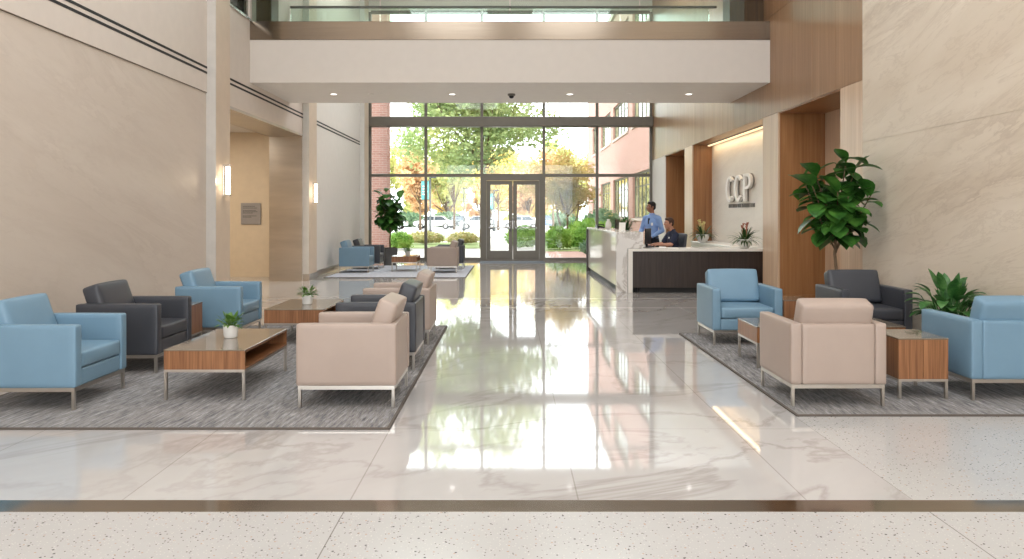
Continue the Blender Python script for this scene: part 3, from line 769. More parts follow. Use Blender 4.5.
def fiddle(label, loc, rz, seed, pot=True):
    random.seed(seed); t = thing('fiddle_leaf_fig', label, 'potted tree', loc, rz, 'fiddle leaf fig trees')
    if True:
        m = MB(); m.prism([(-.19, -.19), (.19, -.19), (.19, .19), (-.19, .19)], 'z', 0, .52)
        for v in m.bm.verts:
            k = .86 if v.co.z < .1 else 1.0; v.co.x *= k; v.co.y *= k
        bmesh.ops.bevel(m.bm, geom=m.bm.edges[:], offset=.015, segments=2, affect='EDGES')
        m.build('planter', M['planter'], t)
        box('soil', -.17, .17, -.17, .17, .515, .53, M['soil'], t)
    m = MB()
    m.tube([(0, 0, .5), (.01, 0, .75), (-.01, .01, 1.0), (.0, .0, 1.2)], [.024, .021, .019, .017], 8)
    tips = []
    for i in range(9):
        a = 2*PI*i/9+random.uniform(-.3, .3); r = random.uniform(.22, .46); z = random.uniform(1.35, 2.15)
        p0 = Vector((0, 0, random.uniform(1.0, 1.2))); p2 = Vector((r*math.cos(a), r*math.sin(a), z)); p1 = p0.lerp(p2, .5)+Vector((0, 0, -.04))
        m.tube([p0, p1, p2], [.012, .01, .007], 6); tips.append((p0, p1, p2))
    for q in ((.15, .02, 2.26), (-.30, -.05, 2.05), (.02, .1, 2.05), (.2, -.12, 2.1)):
        p0 = Vector((0, 0, 1.2)); p2 = Vector(q); p1 = p0.lerp(p2, .5)+Vector((0, 0, .05)); m.tube([p0, p1, p2], [.014, .011, .007], 6); tips.append((p0, p1, p2))
    m.build('trunk', M['bark'], t)
    m = MB()
    for (a, b, c) in tips:
        for k in range(14):
            u = .25+.75*(k+random.random())/14
            p = a.lerp(b, u*2) if u < .5 else b.lerp(c, u*2-1)
            ang = k*2.4+random.uniform(-.4, .4); e = random.uniform(-.5, .45) if u < .9 else random.uniform(.2, 1.2)
            d = Vector((math.cos(ang)*math.cos(e), math.sin(ang)*math.cos(e), math.sin(e)))
            L = random.uniform(.26, .36)
            if (p + d*L).xy.length > .62: L *= .66
            if not pot and (p + d*L).x > .50: L *= .55
            m.leaf(p, d, L, L*random.uniform(.66, .8), random.uniform(.4, 1.2), random.uniform(.1, .35), nseg=6, broad=1.15)
    m.build('foliage', M['fig'], t, fix=False); return t
fiddle('tall fiddle leaf fig standing behind the charcoal armchair on the right', (4.17, 9.98, 0), 0, 4, False)
fg = fiddle('tall fiddle leaf fig in a dark planter in the far lounge by the glass front', (-3.57, 23.25, 0), R(200), 9)
fg.scale = (1.0, 1.0, 1.0)

random.seed(21)
t = thing('leafy_floor_plant', 'bushy green floor plant with broad leaves behind the right-hand blue chair', 'potted plant', (4.34, 7.72, RZ), 0)
MB().lathe([(0, 0), (.12, 0), (.13, .01), (.17, .34), (.17, .36), (.155, .36), (.15, .32), (0, .32)], 28).build('pot', M['planter'], t)
MB().lathe([(0, .33), (.15, .328)], 20).build('soil', M['soil'], t)
m = MB()
for i in range(84):
    a = random.uniform(0, 2*PI); e = random.uniform(.0, 1.4); st = random.uniform(.16, .42)
    d = Vector((math.cos(a)*math.cos(e), math.sin(a)*math.cos(e), math.sin(e)))
    b = Vector((.05*math.cos(a), .05*math.sin(a), .33)); q = b + Vector((d.x*.45, d.y*.45, .5+.5*d.z)).normalized()*st
    m.tube([b, q], .005, 5, False)
    m.leaf(q, d, random.uniform(.17, .25) if e > .5 else .17, random.uniform(.085, .12), random.uniform(.4, 1.1), .25, nseg=6, broad=.8)
m.build('foliage', M['lush'], t, fix=False)

# ------------------------------------------------------------------ reception
DS = thing('reception_desk', 'reception desk with tall white marble counter and dark wood front', 'reception desk', (2.35, 15.2, 0))
def db(name, x0, x1, y0, y1, z0, z1, mat, bev=.0): return MB().box(x0-2.35, x1-2.35, y0-15.2, y1-15.2, z0, z1, bev, 1).build(name, mat, DS)
me_ = MB(); me_.prism([(2.06-2.35, 0), (2.27-2.35, 0), (2.27-2.35, .852), (2.58-2.35, .852), (2.58-2.35, 1.17), (2.06-2.35, 1.17)], 'y', -.10, 0); me_.build('marble_end', M['counter_marble'], DS)
db('waterfall_end', 2.275, 2.36, 14.99, 15.2, 0, .80, M['white_top'], .003)
db('gloss_panel', 2.10, 2.16, 15.20, 20.9, .10, 1.12, M['counter_gloss'], .003)
db('counter_top', 2.06, 2.58, 15.20, 20.95, 1.12, 1.17, M['counter_marble'], .004)
db('inner_panel', 2.49, 2.55, 15.20, 20.9, 0, 1.12, M['espresso'])
db('plinth', 2.15, 2.48, 15.20, 20.9, 0, .10, M['black'])
db('end_panel', 2.05, 2.56, 20.9, 20.97, 0, 1.12, M['espresso'])
db('dark_front', 2.365, 5.19, 15.02, 15.08, .10, .80, M['espresso'], .002)
db('toe_kick', 2.5, 5.19, 15.08, 15.14, 0, .10, M['black'])
db('desk_top', 2.58, 5.19, 14.98, 15.72, .80, .85, M['white_top'], .004)
db('desk_top_left', 2.275, 2.59, 14.98, 15.10, .80, .85, M['white_top'], .004)
db('side_panel', 5.13, 5.19, 15.08, 15.7, 0, .80, M['espresso'])
db('work_surface', 2.55, 2.96, 15.72, 20.6, .81, .85, M['white_top'], .003)
CR = thing('credenza', 'low white credenza along the logo wall behind reception', 'credenza', (4.9, 18.2, 0))
MB().box(-.28, .28, -1.9, 1.75, .80, .84, .004, 1).build('top', M['white_top'], CR)
MB().box(-.25, .28, -1.86, 1.72, .06, .80, .003, 1).build('body', M['white_top'], CR)
m = MB(); m.box(-.22, .28, -1.8, 1.66, 0, .06); m.build('plinth', M['black'], CR)
for k in range(4):
    dr = MB().box(-.268, -.25, -1.84+k*.895, -.965+k*.895, .09, .78, .002, 1).build('door', M['counter_gloss'], CR)
    MB().tube([(-.285, -1.05+k*.895, .6), (-.285, -1.05+k*.895, .72)], .006, 6).build('handle', M['chrome'], dr)
bromeliad('flowering strap-leaf plant in a white bowl at the right end of the reception desk', (4.60, 15.28, .85), 3)
bromeliad('leafy plant with cream flowers in a white bowl on the credenza', (4.66, 18.85, .84), 12, 'yflower', 1.08)

def monitor(label, loc, rz, w=.5, h=.3, lift=.12):
    t = thing('computer_monitor', label, 'monitor', loc, rz, 'monitors at reception')
    MB().box(-w/2, w/2, -.012, .012, lift, lift+h, .004).build('display', M['blackgloss'], t)
    MB().box(-.03, .03, .0, .035, .01, lift+.1, .003).build('stand', M['blackgloss'], t)
    MB().box(-.11, .11, -.06, .09, 0, .012, .004).build('foot', M['blackgloss'], t); return t
monitor('black monitor seen edge-on in front of the seated man', (2.76, 15.60, .85), R(66), .44, .30, .08)
monitor('black monitor tilted on the reception work surface farther back', (2.76, 20.1, .85), R(70), .42, .33, .2)
kb = thing('keyboard', 'keyboard under the hands of the seated man', 'keyboard', (2.86, 16.02, .851), R(90))
MB().box(-.2, .2, -.065, .065, 0, .014, .004).build('base', M['blackgloss'], kb)
m = MB()
for i in range(14):
    for j in range(5): m.box(-.187+i*.0268, -.163+i*.0268, -.055+j*.0225, -.036+j*.0225, .014, .02)
m.build('keys', M['planter'], kb)
for k, (x, y, r, l) in enumerate(((3.02, 15.45, 20, 'sheet of white paper on the desk right of the monitor'), (3.2, 15.3, -12, 'sheet of white paper on the desk in front of the seated man'))):
    o = MB().box(-.105, .105, -.15, .15, 0, .003).build('paper_sheet', M['paper']); o.location = (x, y, .8505); o.rotation_euler = (0, 0, R(r)); tag(o, l, 'paper', 'papers on the reception desk')
ph = thing('desk_phone', 'black desk phone on the far end of the tall counter', 'telephone', (2.33, 20.2, 1.17), R(100))
m = MB(); m.prism([(-.1, 0), (.1, 0), (.1, .07), (-.1, .025)], 'x', -.1, .1); m.build('base', M['blackgloss'], ph)
MB().tube([(-.07, -.09, .06), (-.07, -.07, .075), (-.07, .07, .095), (-.07, .09, .085)], [.022, .014, .014, .022], 8).build('handset', M['blackgloss'], ph)
cd = thing('sign_holder', 'small white card stand on the tall marble counter', 'card stand', (2.43, 16.9, 1.17), R(-20))
MB().box(-.07, .07, -.004, .004, .0, .17, .001, 1, rot=Matrix.Rotation(R(-12), 3, 'X'), piv=(0, 0, 0)).build('card', M['paper'], cd)
MB().box(-.07, .07, -.0, .05, .0, .006, .001, 1).build('foot', M['chrome'], cd)
random.seed(5)
vs = thing('flower_vase', 'white vase with cream flowers on the far tall counter', 'vase', (2.40, 19.0, 1.17))
MB().lathe([(0, 0), (.05, 0), (.075, .05), (.07, .13), (.035, .2), (.04, .23), (.034, .23), (.03, .2), (0, .19)], 24).build('vase', M['ceramic'], vs)
m = MB()
for i in range(12):
    a = random.uniform(0, 2*PI); q = Vector((.09*math.cos(a), .09*math.sin(a), random.uniform(.28, .4))); m.tube([(0, 0, .2), q], .003, 4)
m.build('stems', M['fern'], vs)
m = MB()
random.seed(5)
for i in range(12):
    a = random.uniform(0, 2*PI); q = Vector((.09*math.cos(a), .09*math.sin(a), random.uniform(.28, .4)))
    for k in range(6): g = k*PI/3; m.leaf(q, (math.cos(g), math.sin(g), .7), .045, .03, .2, .2, nseg=2)
m.build('flowers', M['yflower'], vs, fix=False)
random.seed(15)
cp = thing('potted_plant', 'bushy green potted plant on the reception work surface behind the card stand', 'potted plant', (2.70, 18.2, .852))
MB().lathe([(0, 0), (.08, 0), (.11, .16), (.11, .17), (.1, .17), (.1, .15), (0, .15)], 24).build('pot', M['ceramic'], cp)
m = MB()
for i in range(90):
    a = random.uniform(0, 2*PI); e = random.uniform(.2, 1.45); d = Vector((math.cos(a)*math.cos(e), math.sin(a)*math.cos(e), math.sin(e)))
    st = random.uniform(.1, .4); q = Vector((0, 0, .15))+Vector((d.x*.5, d.y*.5, 1)).normalized()*st; m.tube([(0, 0, .15), q], .003, 4, False); m.leaf(q, d, .13, .05, .7, .2, nseg=4)
m.build('foliage', M['fig'], cp, fix=False)

# office chair
OC = thing('office_chair', 'dark grey office chair of the seated man', 'office chair', (3.25, 16.06, 0), R(-62))
MB().cushion(-.22, .22, -.24, .22, .46, .545, .03, .012).build('seat', M['char'], OC)
b_ = MB().cushion(-.18, .18, -.03, .03, .0, .50, .025, .01); rot = Matrix.Rotation(R(-10), 3, 'X')
for v in b_.bm.verts: v.co = rot @ v.co + Vector((0, .27, .62))
b_.build('backrest', M['char'], OC)
MB().tube([(0, .1, .45), (0, .26, .46), (0, .31, .62), (0, .35, .8)], .018).build('spine', M['blackgloss'], OC)
MB().tube([(0, 0, .09), (0, 0, .46)], .028).build('column', M['chrome'], OC)
m = MB()
for k in range(5):
    a = k*2*PI/5; m.tube([(0, 0, .1), (.27*math.cos(a), .27*math.sin(a), .075)], [.028, .018])
m.build('star_base', M['blackgloss'], OC)
for k in range(5):
    a = k*2*PI/5; x, y = .27*math.cos(a), .27*math.sin(a); MB().tube([(x-.02, y, .03), (x+.02, y, .03)], .03, 12).build('caster', M['black'], OC)

# ------------------------------------------------------------------ people
def remesh(mb, name, mat, parent, vox):
    o = mb.build(name, mat, parent)
    md = o.modifiers.new('r', 'REMESH'); md.mode = 'VOXEL'; md.voxel_size = vox; md.use_smooth_shade = True
    sm = o.modifiers.new('s', 'SMOOTH'); sm.factor = .5; sm.iterations = 4
    dg = bpy.context.evaluated_depsgraph_get(); me = bpy.data.meshes.new_from_object(o.evaluated_get(dg))
    o.modifiers.clear(); o.data = me
    for p_ in me.polygons: p_.use_smooth = True
    if not me.materials: me.materials.append(mat)
    return o
def hand(m, wrist, d, palm_n, left, curl=.5, s=1.0):
    """palm with four unequal fingers bent at the knuckles and a thumb leaving its side"""
    w = Vector(wrist); d = Vector(d).normalized(); n = Vector(palm_n); n = (n - d*n.dot(d)).normalized(); side = d.cross(n)*(1 if left else -1)
    for k in (-1.5, -.5, .5, 1.5): m.cap(w+side*k*.013*s, w+d*.085*s+side*k*.019*s, .014*s, .011*s, 8)
    for k, L in ((-1.5, .062), (-.5, .078), (.5, .084), (1.5, .074)):
        p = w+d*.088*s+side*k*.020*s; dd = d.copy()
        for j, f in enumerate((.45, .32, .23)):
            dd = (dd + n*curl*.55).normalized(); q = p+dd*L*f*s; m.cap(p, q, (.0092-.0008*j)*s, (.0085-.0008*j)*s, 8); p = q
    p = w+d*.025*s+side*.026*s; dd = (d*.7+side*.75+n*.25).normalized()
    for L in (.038, .03, .024):
        q = p+dd*L*s; m.cap(p, q, .0115*s, .0095*s, 8); p = q; dd = (dd+d*.35+n*.15).normalized()
def head(m, c, yaw):
    """head with brow, nose, lips, chin and ears; faces local -Y turned by yaw"""
    q = Matrix.Rotation(yaw, 3, 'Z'); c = Vector(c)
    P = lambda x, y, z: c+q@Vector((x, y, z))
    m.ell(P(0, .012, .025), (.074, .093, .088), 18, q); m.ell(P(0, -.018, -.03), (.058, .068, .078), 16, q)
    m.ell(P(0, -.052, -.085), (.028, .028, .024), 12, q)
    m.ell(P(0, -.072, .03), (.05, .014, .014), 12, q)
    m.cap(P(0, -.082, .018), P(0, -.102, -.022), .009, .013, 10); m.ell(P(0, -.094, -.026), (.018, .012, .009), 10, q)
    m.ell(P(0, -.082, -.055), (.024, .011, .006), 10, q); m.ell(P(0, -.080, -.065), (.021, .011, .007), 10, q)
    for s_ in (-1, 1):
        m.ell(P(s_*.076, .012, -.005), (.009, .019, .031), 10, q); m.ell(P(s_*.04, -.055, -.02), (.02, .02, .018), 10, q)
def face_bits(c, yaw, parent, hairm, short):
    q = Matrix.Rotation(yaw, 3, 'Z'); c = Vector(c); P = lambda x, y, z: c+q@Vector((x, y, z))
    m = MB()
    for s_ in (-1, 1): m.ell(P(s_*.029, -.076, .006), (.012, .007, .007), 10, q)
    m.build('eyes', M['badge'], parent)
    m = MB()
    for s_ in (-1, 1): m.ell(P(s_*.029, -.0815, .006), (.0055, .003, .0055), 8, q)
    m.build('irises', M['hair'], parent)
    m = MB()
    for s_ in (-1, 1): m.tube([P(s_*.014, -.087, .027), P(s_*.03, -.088, .031), P(s_*.048, -.078, .026)], [.003, .004, .002], 6)
    m.build('eyebrows', hairm, parent)
    m = MB(); m.ell(P(0, .024, .045), (.080, .092, .084), 18, q); m.ell(P(0, .06, .0), (.066, .052, .07), 14, q); m.ell(P(0, -.03, .09), (.06, .05, .03), 14, q)
    for s_ in (-1, 1): m.ell(P(s_*.068, .0, .02), (.014, .022, .04), 10, q)
    remesh(m, 'hair', hairm, parent, .007)
def person(label, loc, rz, J, skin, hairm, shirtm, longs, yaw, group=None):
    t = thing('person', label, 'person', loc, rz, group)
    H = Vector(J['head']); m = MB()
    head(m, H, yaw)
    sh = {s_: Vector(J['sh'+s_]) for s_ in 'LR'}; el = {s_: Vector(J['el'+s_]) for s_ in 'LR'}; wr = {s_: Vector(J['wr'+s_]) for s_ in 'LR'}
    hp = {s_: Vector(J['hp'+s_]) for s_ in 'LR'}; kn = {s_: Vector(J['kn'+s_]) for s_ in 'LR'}; an = {s_: Vector(J['an'+s_]) for s_ in 'LR'}
    ch = Vector(J['chest']); wa = Vector(J['waist']); pv = (hp['L']+hp['R'])/2; nk = (sh['L']+sh['R'])/2+Vector((0, 0, .085))
    m.cap(nk+Vector((0, .01, -.03)), H+Vector((0, .025, -.06)), .058, .052)
    def torso(m, k):
        m.ell(ch, (.165*k, .105*k, .16*k), 18); m.ell(wa, (.145*k, .10*k, .15*k), 18); m.ell(pv+Vector((0, 0, .05)), (.155*k, .11*k, .12*k), 18)
        m.ell(ch.lerp(nk, .55), (.13*k, .085*k, .09*k), 16); m.ell(wa.lerp(ch, .5), (.15*k, .1*k, .15*k), 16)
        for s_ in 'LR': m.cap(nk+Vector((0, .01, -.03)), sh[s_], .055*k, .062*k)
    torso(m, 1)
    for s_ in 'LR':
        m.cap(sh[s_], el[s_], .052, .041); m.cap(el[s_], wr[s_], .041, .028)
        d = (wr[s_]-el[s_]); hand(m, wr[s_], J['hd'+s_], J['pn'+s_], s_ == 'L', J.get('curl'+s_, .5))
        m.cap(hp[s_], kn[s_], .082, .056); m.cap(kn[s_], an[s_], .054, .038)
        m.cap(an[s_], an[s_]+Vector((0, -.15, -.045)), .038, .03)
    remesh(m, 'body', skin, t, .0075)
    face_bits(H, yaw, t, hairm, True)
    m = MB(); torso(m, 1.09)
    for s_ in 'LR':
        if longs: m.cap(sh[s_], el[s_], .064, .053); m.cap(el[s_], wr[s_].lerp(el[s_], .08), .053, .038)
        else: m.cap(sh[s_], sh[s_].lerp(el[s_], .72), .066, .062)
    m.lathe([(.0, 0), (.066, 0), (.062, .045), (0, .045)], 18, nk+Vector((0, .004, -.01)))
    remesh(m, 'shirt', shirtm, t, .011)
    m = MB(); m.ell(pv+Vector((0, 0, .03)), (.175, .128, .12), 18)
    for s_ in 'LR': m.cap(hp[s_], kn[s_], .097, .07); m.cap(kn[s_], an[s_]+Vector((0, 0, .03)), .069, .054)
    remesh(m, 'trousers', M['trouser'], t, .012)
    m = MB()
    for s_ in 'LR':
        a = an[s_]; m.cap(a+Vector((0, .03, -.035)), a+Vector((0, -.16, -.045)), .043, .038); m.box(a.x-.04, a.x+.04, a.y-.19, a.y+.07, a.z-.085, a.z-.06, .01)
    remesh(m, 'shoes', M['blackgloss'], t, .01)
    return t, ch, nk
st, ch, nk = person('standing man in a light blue shirt and dark trousers behind the reception counter', (3.13, 17.2, 0), R(-50), dict(
    head=(0, -.035, 1.675), shL=(.185, 0, 1.42), shR=(-.185, 0, 1.42), chest=(0, -.005, 1.30), waist=(0, 0, 1.1),
    elL=(.27, .02, 1.16), wrL=(.15, -.2, 1.02), hdL=(-.35, -.8, -.25), pnL=(-.5, 0, -1),
    elR=(-.27, -.02, 1.17), wrR=(-.22, -.22, 1.02), hdR=(.2, -.9, -.3), pnR=(.5, 0, -1),
    hpL=(.09, 0, .93), hpR=(-.09, 0, .93), knL=(.11, -.02, .5), knR=(-.11, -.01, .5), anL=(.12, .03, .09), anR=(-.12, .02, .09)),
    M['skin'], M['hair'], M['shirt'], True, R(-28))
m = MB(); m.box(-.014, .014, -.122, -.108, 1.30, 1.39, .003); m.box(-.02, .02, -.112, -.09, 1.385, 1.43, .004); m.build('tie', M['navy'], st)
MB().box(.07, .12, -.118, -.106, 1.27, 1.33, .002, 1).build('badge', M['badge'], st)
m = MB(); m.lathe([(.158, 0), (.165, .0), (.165, .035), (.158, .035)], 28, (0, 0, 1.0), sy=.76); m.build('belt', M['blackgloss'], st)
se, ch, nk = person('seated man in a navy polo shirt typing at the reception desk', (3.36, 16.05, 0), R(-80), dict(
    head=(0, -.10, 1.325), shL=(.18, -.02, 1.09), shR=(-.18, -.02, 1.09), chest=(0, -.01, .98), waist=(0, .02, .78),
    elL=(.235, -.14, .90), wrL=(.15, -.37, .895), hdL=(-.25, -1, -.05), pnL=(0, 0, -1), curlL=.25,
    elR=(-.235, -.14, .90), wrR=(-.14, -.37, .895), hdR=(.25, -1, -.05), pnR=(0, 0, -1), curlR=.25,
    hpL=(.09, .0, .635), hpR=(-.09, .0, .635), knL=(.12, -.42, .63), knR=(-.12, -.42, .63), anL=(.12, -.36, .15), anR=(-.12, -.36, .15)),
    M['skin2'], M['hair2'], M['navy'], False, R(5))
MB().box(.06, .09, -.128, -.115, 1.02, 1.05, .002, 1).build('chest_emblem', M['badge'], se)

# ------------------------------------------------------------------ outside
def ground(name, x0, x1, y0, y1, z, mat, label, kind='structure', cat='ground'):
    o = box(name, x0, x1, y0, y1, z-.15, z, mat); tag(o, label, cat, kind=kind); return o
ground('ground', -90, 90, GY+.3, 190, -.09, M['concrete'], 'pale concrete plaza and pavement outside')
ground('ground_paving', 1.5, 6, GY+.31, 33.6, -.07, M['paver'], 'pink brick paving right of the entrance')
ground('street', -90, 60, 55, 73, -.06, M['asphalt'], 'pale sunlit street beyond the lawn', cat='street')
ground('parking_lot', -60, 60, 74.5, 115, -.06, M['asphalt'], 'pale car park behind the street', cat='car park')
ground('lawn', -20, -1.4, 37, 44.5, -.05, M['grass'], 'sunlit lawn strip left of the entrance path', 'stuff', 'lawn')
ground('lawn', 1.5, 5.9, 33.6, 52, -.05, M['grass'], 'planting bed lawn before the brick wing', 'stuff', 'lawn')
ground('lawn', -60, -1.5, 48.5, 54, -.05, M['grass'], 'narrow lawn strip along the street', 'stuff', 'lawn')

# brick wing on the right
BW = thing('brick_building', 'long pink brick building with tall gridded windows to the right', 'building', (6, 25.0, -.1))
wins = [(33.2, 38.2), (39.5, 45.3), (46.6, 51.4), (53.0, 56.6)]
rowsz = [(1.35, 3.5), (5.8, 7.7), (10.0, 11.6)]
m = MB()
def bw(y0, y1, z0, z1): m.box(0, 6, y0-25.0, y1-25.0, z0+.1, z1+.1)
yy = [26.2]+[v for w in wins for v in w]+[60]
for i in range(0, len(yy), 2): bw(yy[i], yy[i+1], -.1, 12.8)
zz = [-.1]+[v for r_ in rowsz for v in r_]+[12.8]
for (a, b) in wins:
    for i in range(0, len(zz), 2): bw(a, b, zz[i], zz[i+1])
m.build('wall', M['brick'], BW)
for (a, b) in wins:
    for (z0, z1) in rowsz:
        m = MB(); A, B_ = a-25.0, b-25.0; Z0, Z1 = z0+.1, z1+.1
        m.box(.10, .2, A, B_, Z0, Z0+.07); m.box(.10, .2, A, B_, Z1-.07, Z1)
        n = 5
        for k in range(n+1):
            y = A+(B_-A)*k/n; m.box(.12, .2, max(A, y-.035), min(B_, y+.035), Z0, Z1)
        m.box(.13, .2, A, B_, Z0+(Z1-Z0)*.7-.02, Z0+(Z1-Z0)*.7+.02)
        f = m.build('window', M['ext_frame'], BW)
        box('window_pane', .15, .24, A, B_, Z0, Z1, M['ext_glass'], f)
        box('sill', -.06, .2, A-.05, B_+.05, Z0-.12, Z0, M['trimstone'], BW)
m = MB(); m.box(-.15, 6.1, 1.2, 35.1, 12.9, 13.2); m.build('parapet', M['trimstone'], BW)
BL = thing('brick_building', 'brick corner of the building seen at the left edge of the glass front', 'building', (-6.2, 29, -.1))
MB().box(-3, 1.93, -1.9, -1.2, 0, 11).build('wall', M['brick'], BL)
box('parapet', -3.1, 2.0, -2.0, -1.1, 11, 11.3, M['trimstone'], BL)

def tree(name, label, loc, h0, crown, size, nb, leaves, mat, seed, cat='tree', group=None, trunk_r=.16, stems=1, lean=0, flat=1):
    random.seed(seed); t = thing(name, label, cat, loc, 0, group)
    cx, cy, cz = crown; rx, ry, rz_ = size
    blobs = []
    for i in range(nb):
        while True:
            p = Vector((random.uniform(-1, 1), random.uniform(-1, 1), random.uniform(-1, 1)))
            if p.length <= 1: break
        p = p*(.55+.45*p.length)
        blobs.append(Vector((cx+p.x*rx, cy+p.y*ry, cz+p.z*rz_)))
    m = MB()
    for s_ in range(stems):
        ox = (s_-(stems-1)/2)*trunk_r*2.2
        m.tube([(ox*.4, 0, 0), (ox*1.2+lean*.3, 0, h0*.5), (ox*2+lean, 0, h0), (cx*.5+ox*3, cy*.5, cz)], [trunk_r/stems**.5, trunk_r*.8/stems**.5, trunk_r*.7/stems**.5, trunk_r*.35/stems**.5], 8)
    for b in blobs[::max(1, nb//14)]:
        p0 = Vector((lean, 0, h0)); m.tube([p0, p0.lerp(b, .5)+Vector((0, 0, -.1*rz_)), b], [trunk_r*.35, trunk_r*.2, trunk_r*.07], 5)
    m.build('trunk', M['bark'], t)
    m = MB(); br = min(rx, ry, rz_)*(.42 if nb > 12 else .6); vv = m.bm.verts; ff = m.bm.faces
    ls = leaves[1]
    for i in range(leaves[0]):
        b = blobs[i % nb]
        d = Vector((random.gauss(0, 1), random.gauss(0, 1), random.gauss(0, .75))).normalized()*br*random.uniform(.3, 1.05)
        p = b+d; a = Vector((random.gauss(0, 1), random.gauss(0, 1), random.gauss(0, .6))).normalized(); c = a.orthogonal().normalized()
        c.rotate(Quaternion(a, random.uniform(0, PI*2))); L = ls*random.uniform(.6, 1.2)
        n_ = a.cross(c)*.15*L
        ff.new((vv.new(p-a*L*.5), vv.new(p+c*L*.28+n_), vv.new(p+a*L*.5), vv.new(p-c*L*.28+n_)))
    m.build('foliage', mat, t, fix=False); return t
G = lambda a, b, c: [srgb(*a), srgb(*b), srgb(*c)]  # tree leaf tones are paled, bright outdoor haze put into the colour
TG = leafmat('green_tree_leaf', G((138, 164, 112), (172, 190, 132), (216, 214, 150)), .6, .35, .45)
TO = leafmat('amber_tree_leaf', G((136, 146, 92), (196, 176, 112), (214, 166, 120)), .6, .5, .45)
TY = leafmat('yellow_tree_leaf', G((222, 210, 130), (240, 224, 150), (236, 204, 142)), .6, .12, .5)
TR = leafmat('orange_tree_leaf', G((222, 206, 162), (228, 194, 152), (238, 220, 166)), .6, .12, .5)
TL = leafmat('lime_tree_leaf', G((182, 196, 128), (214, 214, 146), (236, 222, 156)), .6, .12, .5)
HG = leafmat('hedge_leaf', G((92, 134, 56), (134, 172, 74), (178, 200, 104)), .6, 1.5, .35)
HB = leafmat('bluish_shrub_leaf', G((88, 116, 92), (120, 148, 114), (150, 170, 130)), .6, 1.5, .3)
HV = leafmat('variegated_leaf', G((110, 140, 72), (196, 186, 130), (226, 206, 170)), .6, 3, .35)
tree('shade_tree', 'large green and yellow tree spreading above the entrance doors', (-1.32, 38, -.05), 3.9, (-.5, 0, 7.2), (4.3, 2.8, 3.3), 60, (17000, .26), TG, 1, trunk_r=.17)
tree('ornamental_tree', 'amber leaved multi-stem tree right of the entrance doors', (3.1, 42, -.05), 1.5, (0, 0, 3.4), (2.1, 1.6, 1.6), 34, (9000, .2), TO, 2, trunk_r=.12, stems=3)
spec = [(-27, 118, TY, 13, 'yellow'), (-20.5, 104, TR, 10.5, 'orange'), (-14, 122, TR, 12.5, 'orange-red'), (-8.5, 106, TL, 11, 'lime yellow'), (-3, 124, TY, 14, 'yellow'),
        (2.5, 108, TR, 10, 'orange'), (8, 120, TL, 14, 'lime yellow'), (13, 104, TY, 12.5, 'yellow'), (-34, 112, TL, 12, 'lime yellow'), (19, 122, TR, 13, 'orange')]
pos = {-27: 'far left behind the potted fig', -20.5: 'at the left, beyond the first lamp post', -14: 'behind the left banner post', -8.5: 'over the parked cars left of the doors', -3: 'seen above the left door leaf',
       2.5: 'seen through the glass of the right door leaf', 8: 'rising behind the amber tree', 13: 'beside the far corner of the brick wing', -34: 'at the extreme left behind the brick corner', 19: 'hidden mostly by the brick wing'}
for i, (x, y, mt_, h, cn) in enumerate(spec):
    tree('autumn_tree', cn+' autumn tree '+pos[x], (x, y, -.08), h*.16, (0, 0, h*.52), (h*.33, h*.28, h*.46), 26, (5200, .7), mt_, 30+i, group='autumn trees beyond the car park', trunk_r=.22)
for i, (x, cn, where) in enumerate(((-25, 'pale yellow', 'behind the left edge of the far hedge'), (-17.5, 'lime', 'filling the gap left of the first banner post'), (-11, 'pale yellow', 'filling the gap right of the first banner post'),
        (-5.5, 'pale orange', 'low behind the slim lamp post'), (0, 'lime', 'low between the two door leaves'), (5.5, 'pale yellow', 'low behind the right door leaf'), (11, 'lime', 'low behind the amber tree trunk'))):
    tree('autumn_tree', cn+' rounded distant tree '+where, (x, 138+(i % 2)*5, -.08), 1.2, (0, 0, 4.6), (2.5, 2.2, 4.3), 24, (4200, .75), {'p': TY, 'l': TL}[cn[0]] if cn != 'pale orange' else TR, 80+i, group='rounded trees in the far distance', trunk_r=.25)
# street-side row of slim trees with visible trunks
for i, x in enumerate((-15.5, -13.0, -9.2, -6.0, -1.2, 4.6)):
    tree('street_tree', ['slim yellow street tree, leftmost of the row behind the street', 'slim street tree second from left in the row behind the street', 'slim street tree just right of the banner post', 'slim street tree left of the doors', 'slim street tree seen through the left door leaf', 'slim street tree seen through the right door leaf'][i],
         (x, (80, 84, 80, 84, 80, 83)[i], -.06), 2.6, (0, 0, 6.0), (2.6, 2.2, 2.7), 16, (2600, .5), (TY, TL, TR, TL, TY, TR)[i], 60+i, group='slim street trees', trunk_r=.14)

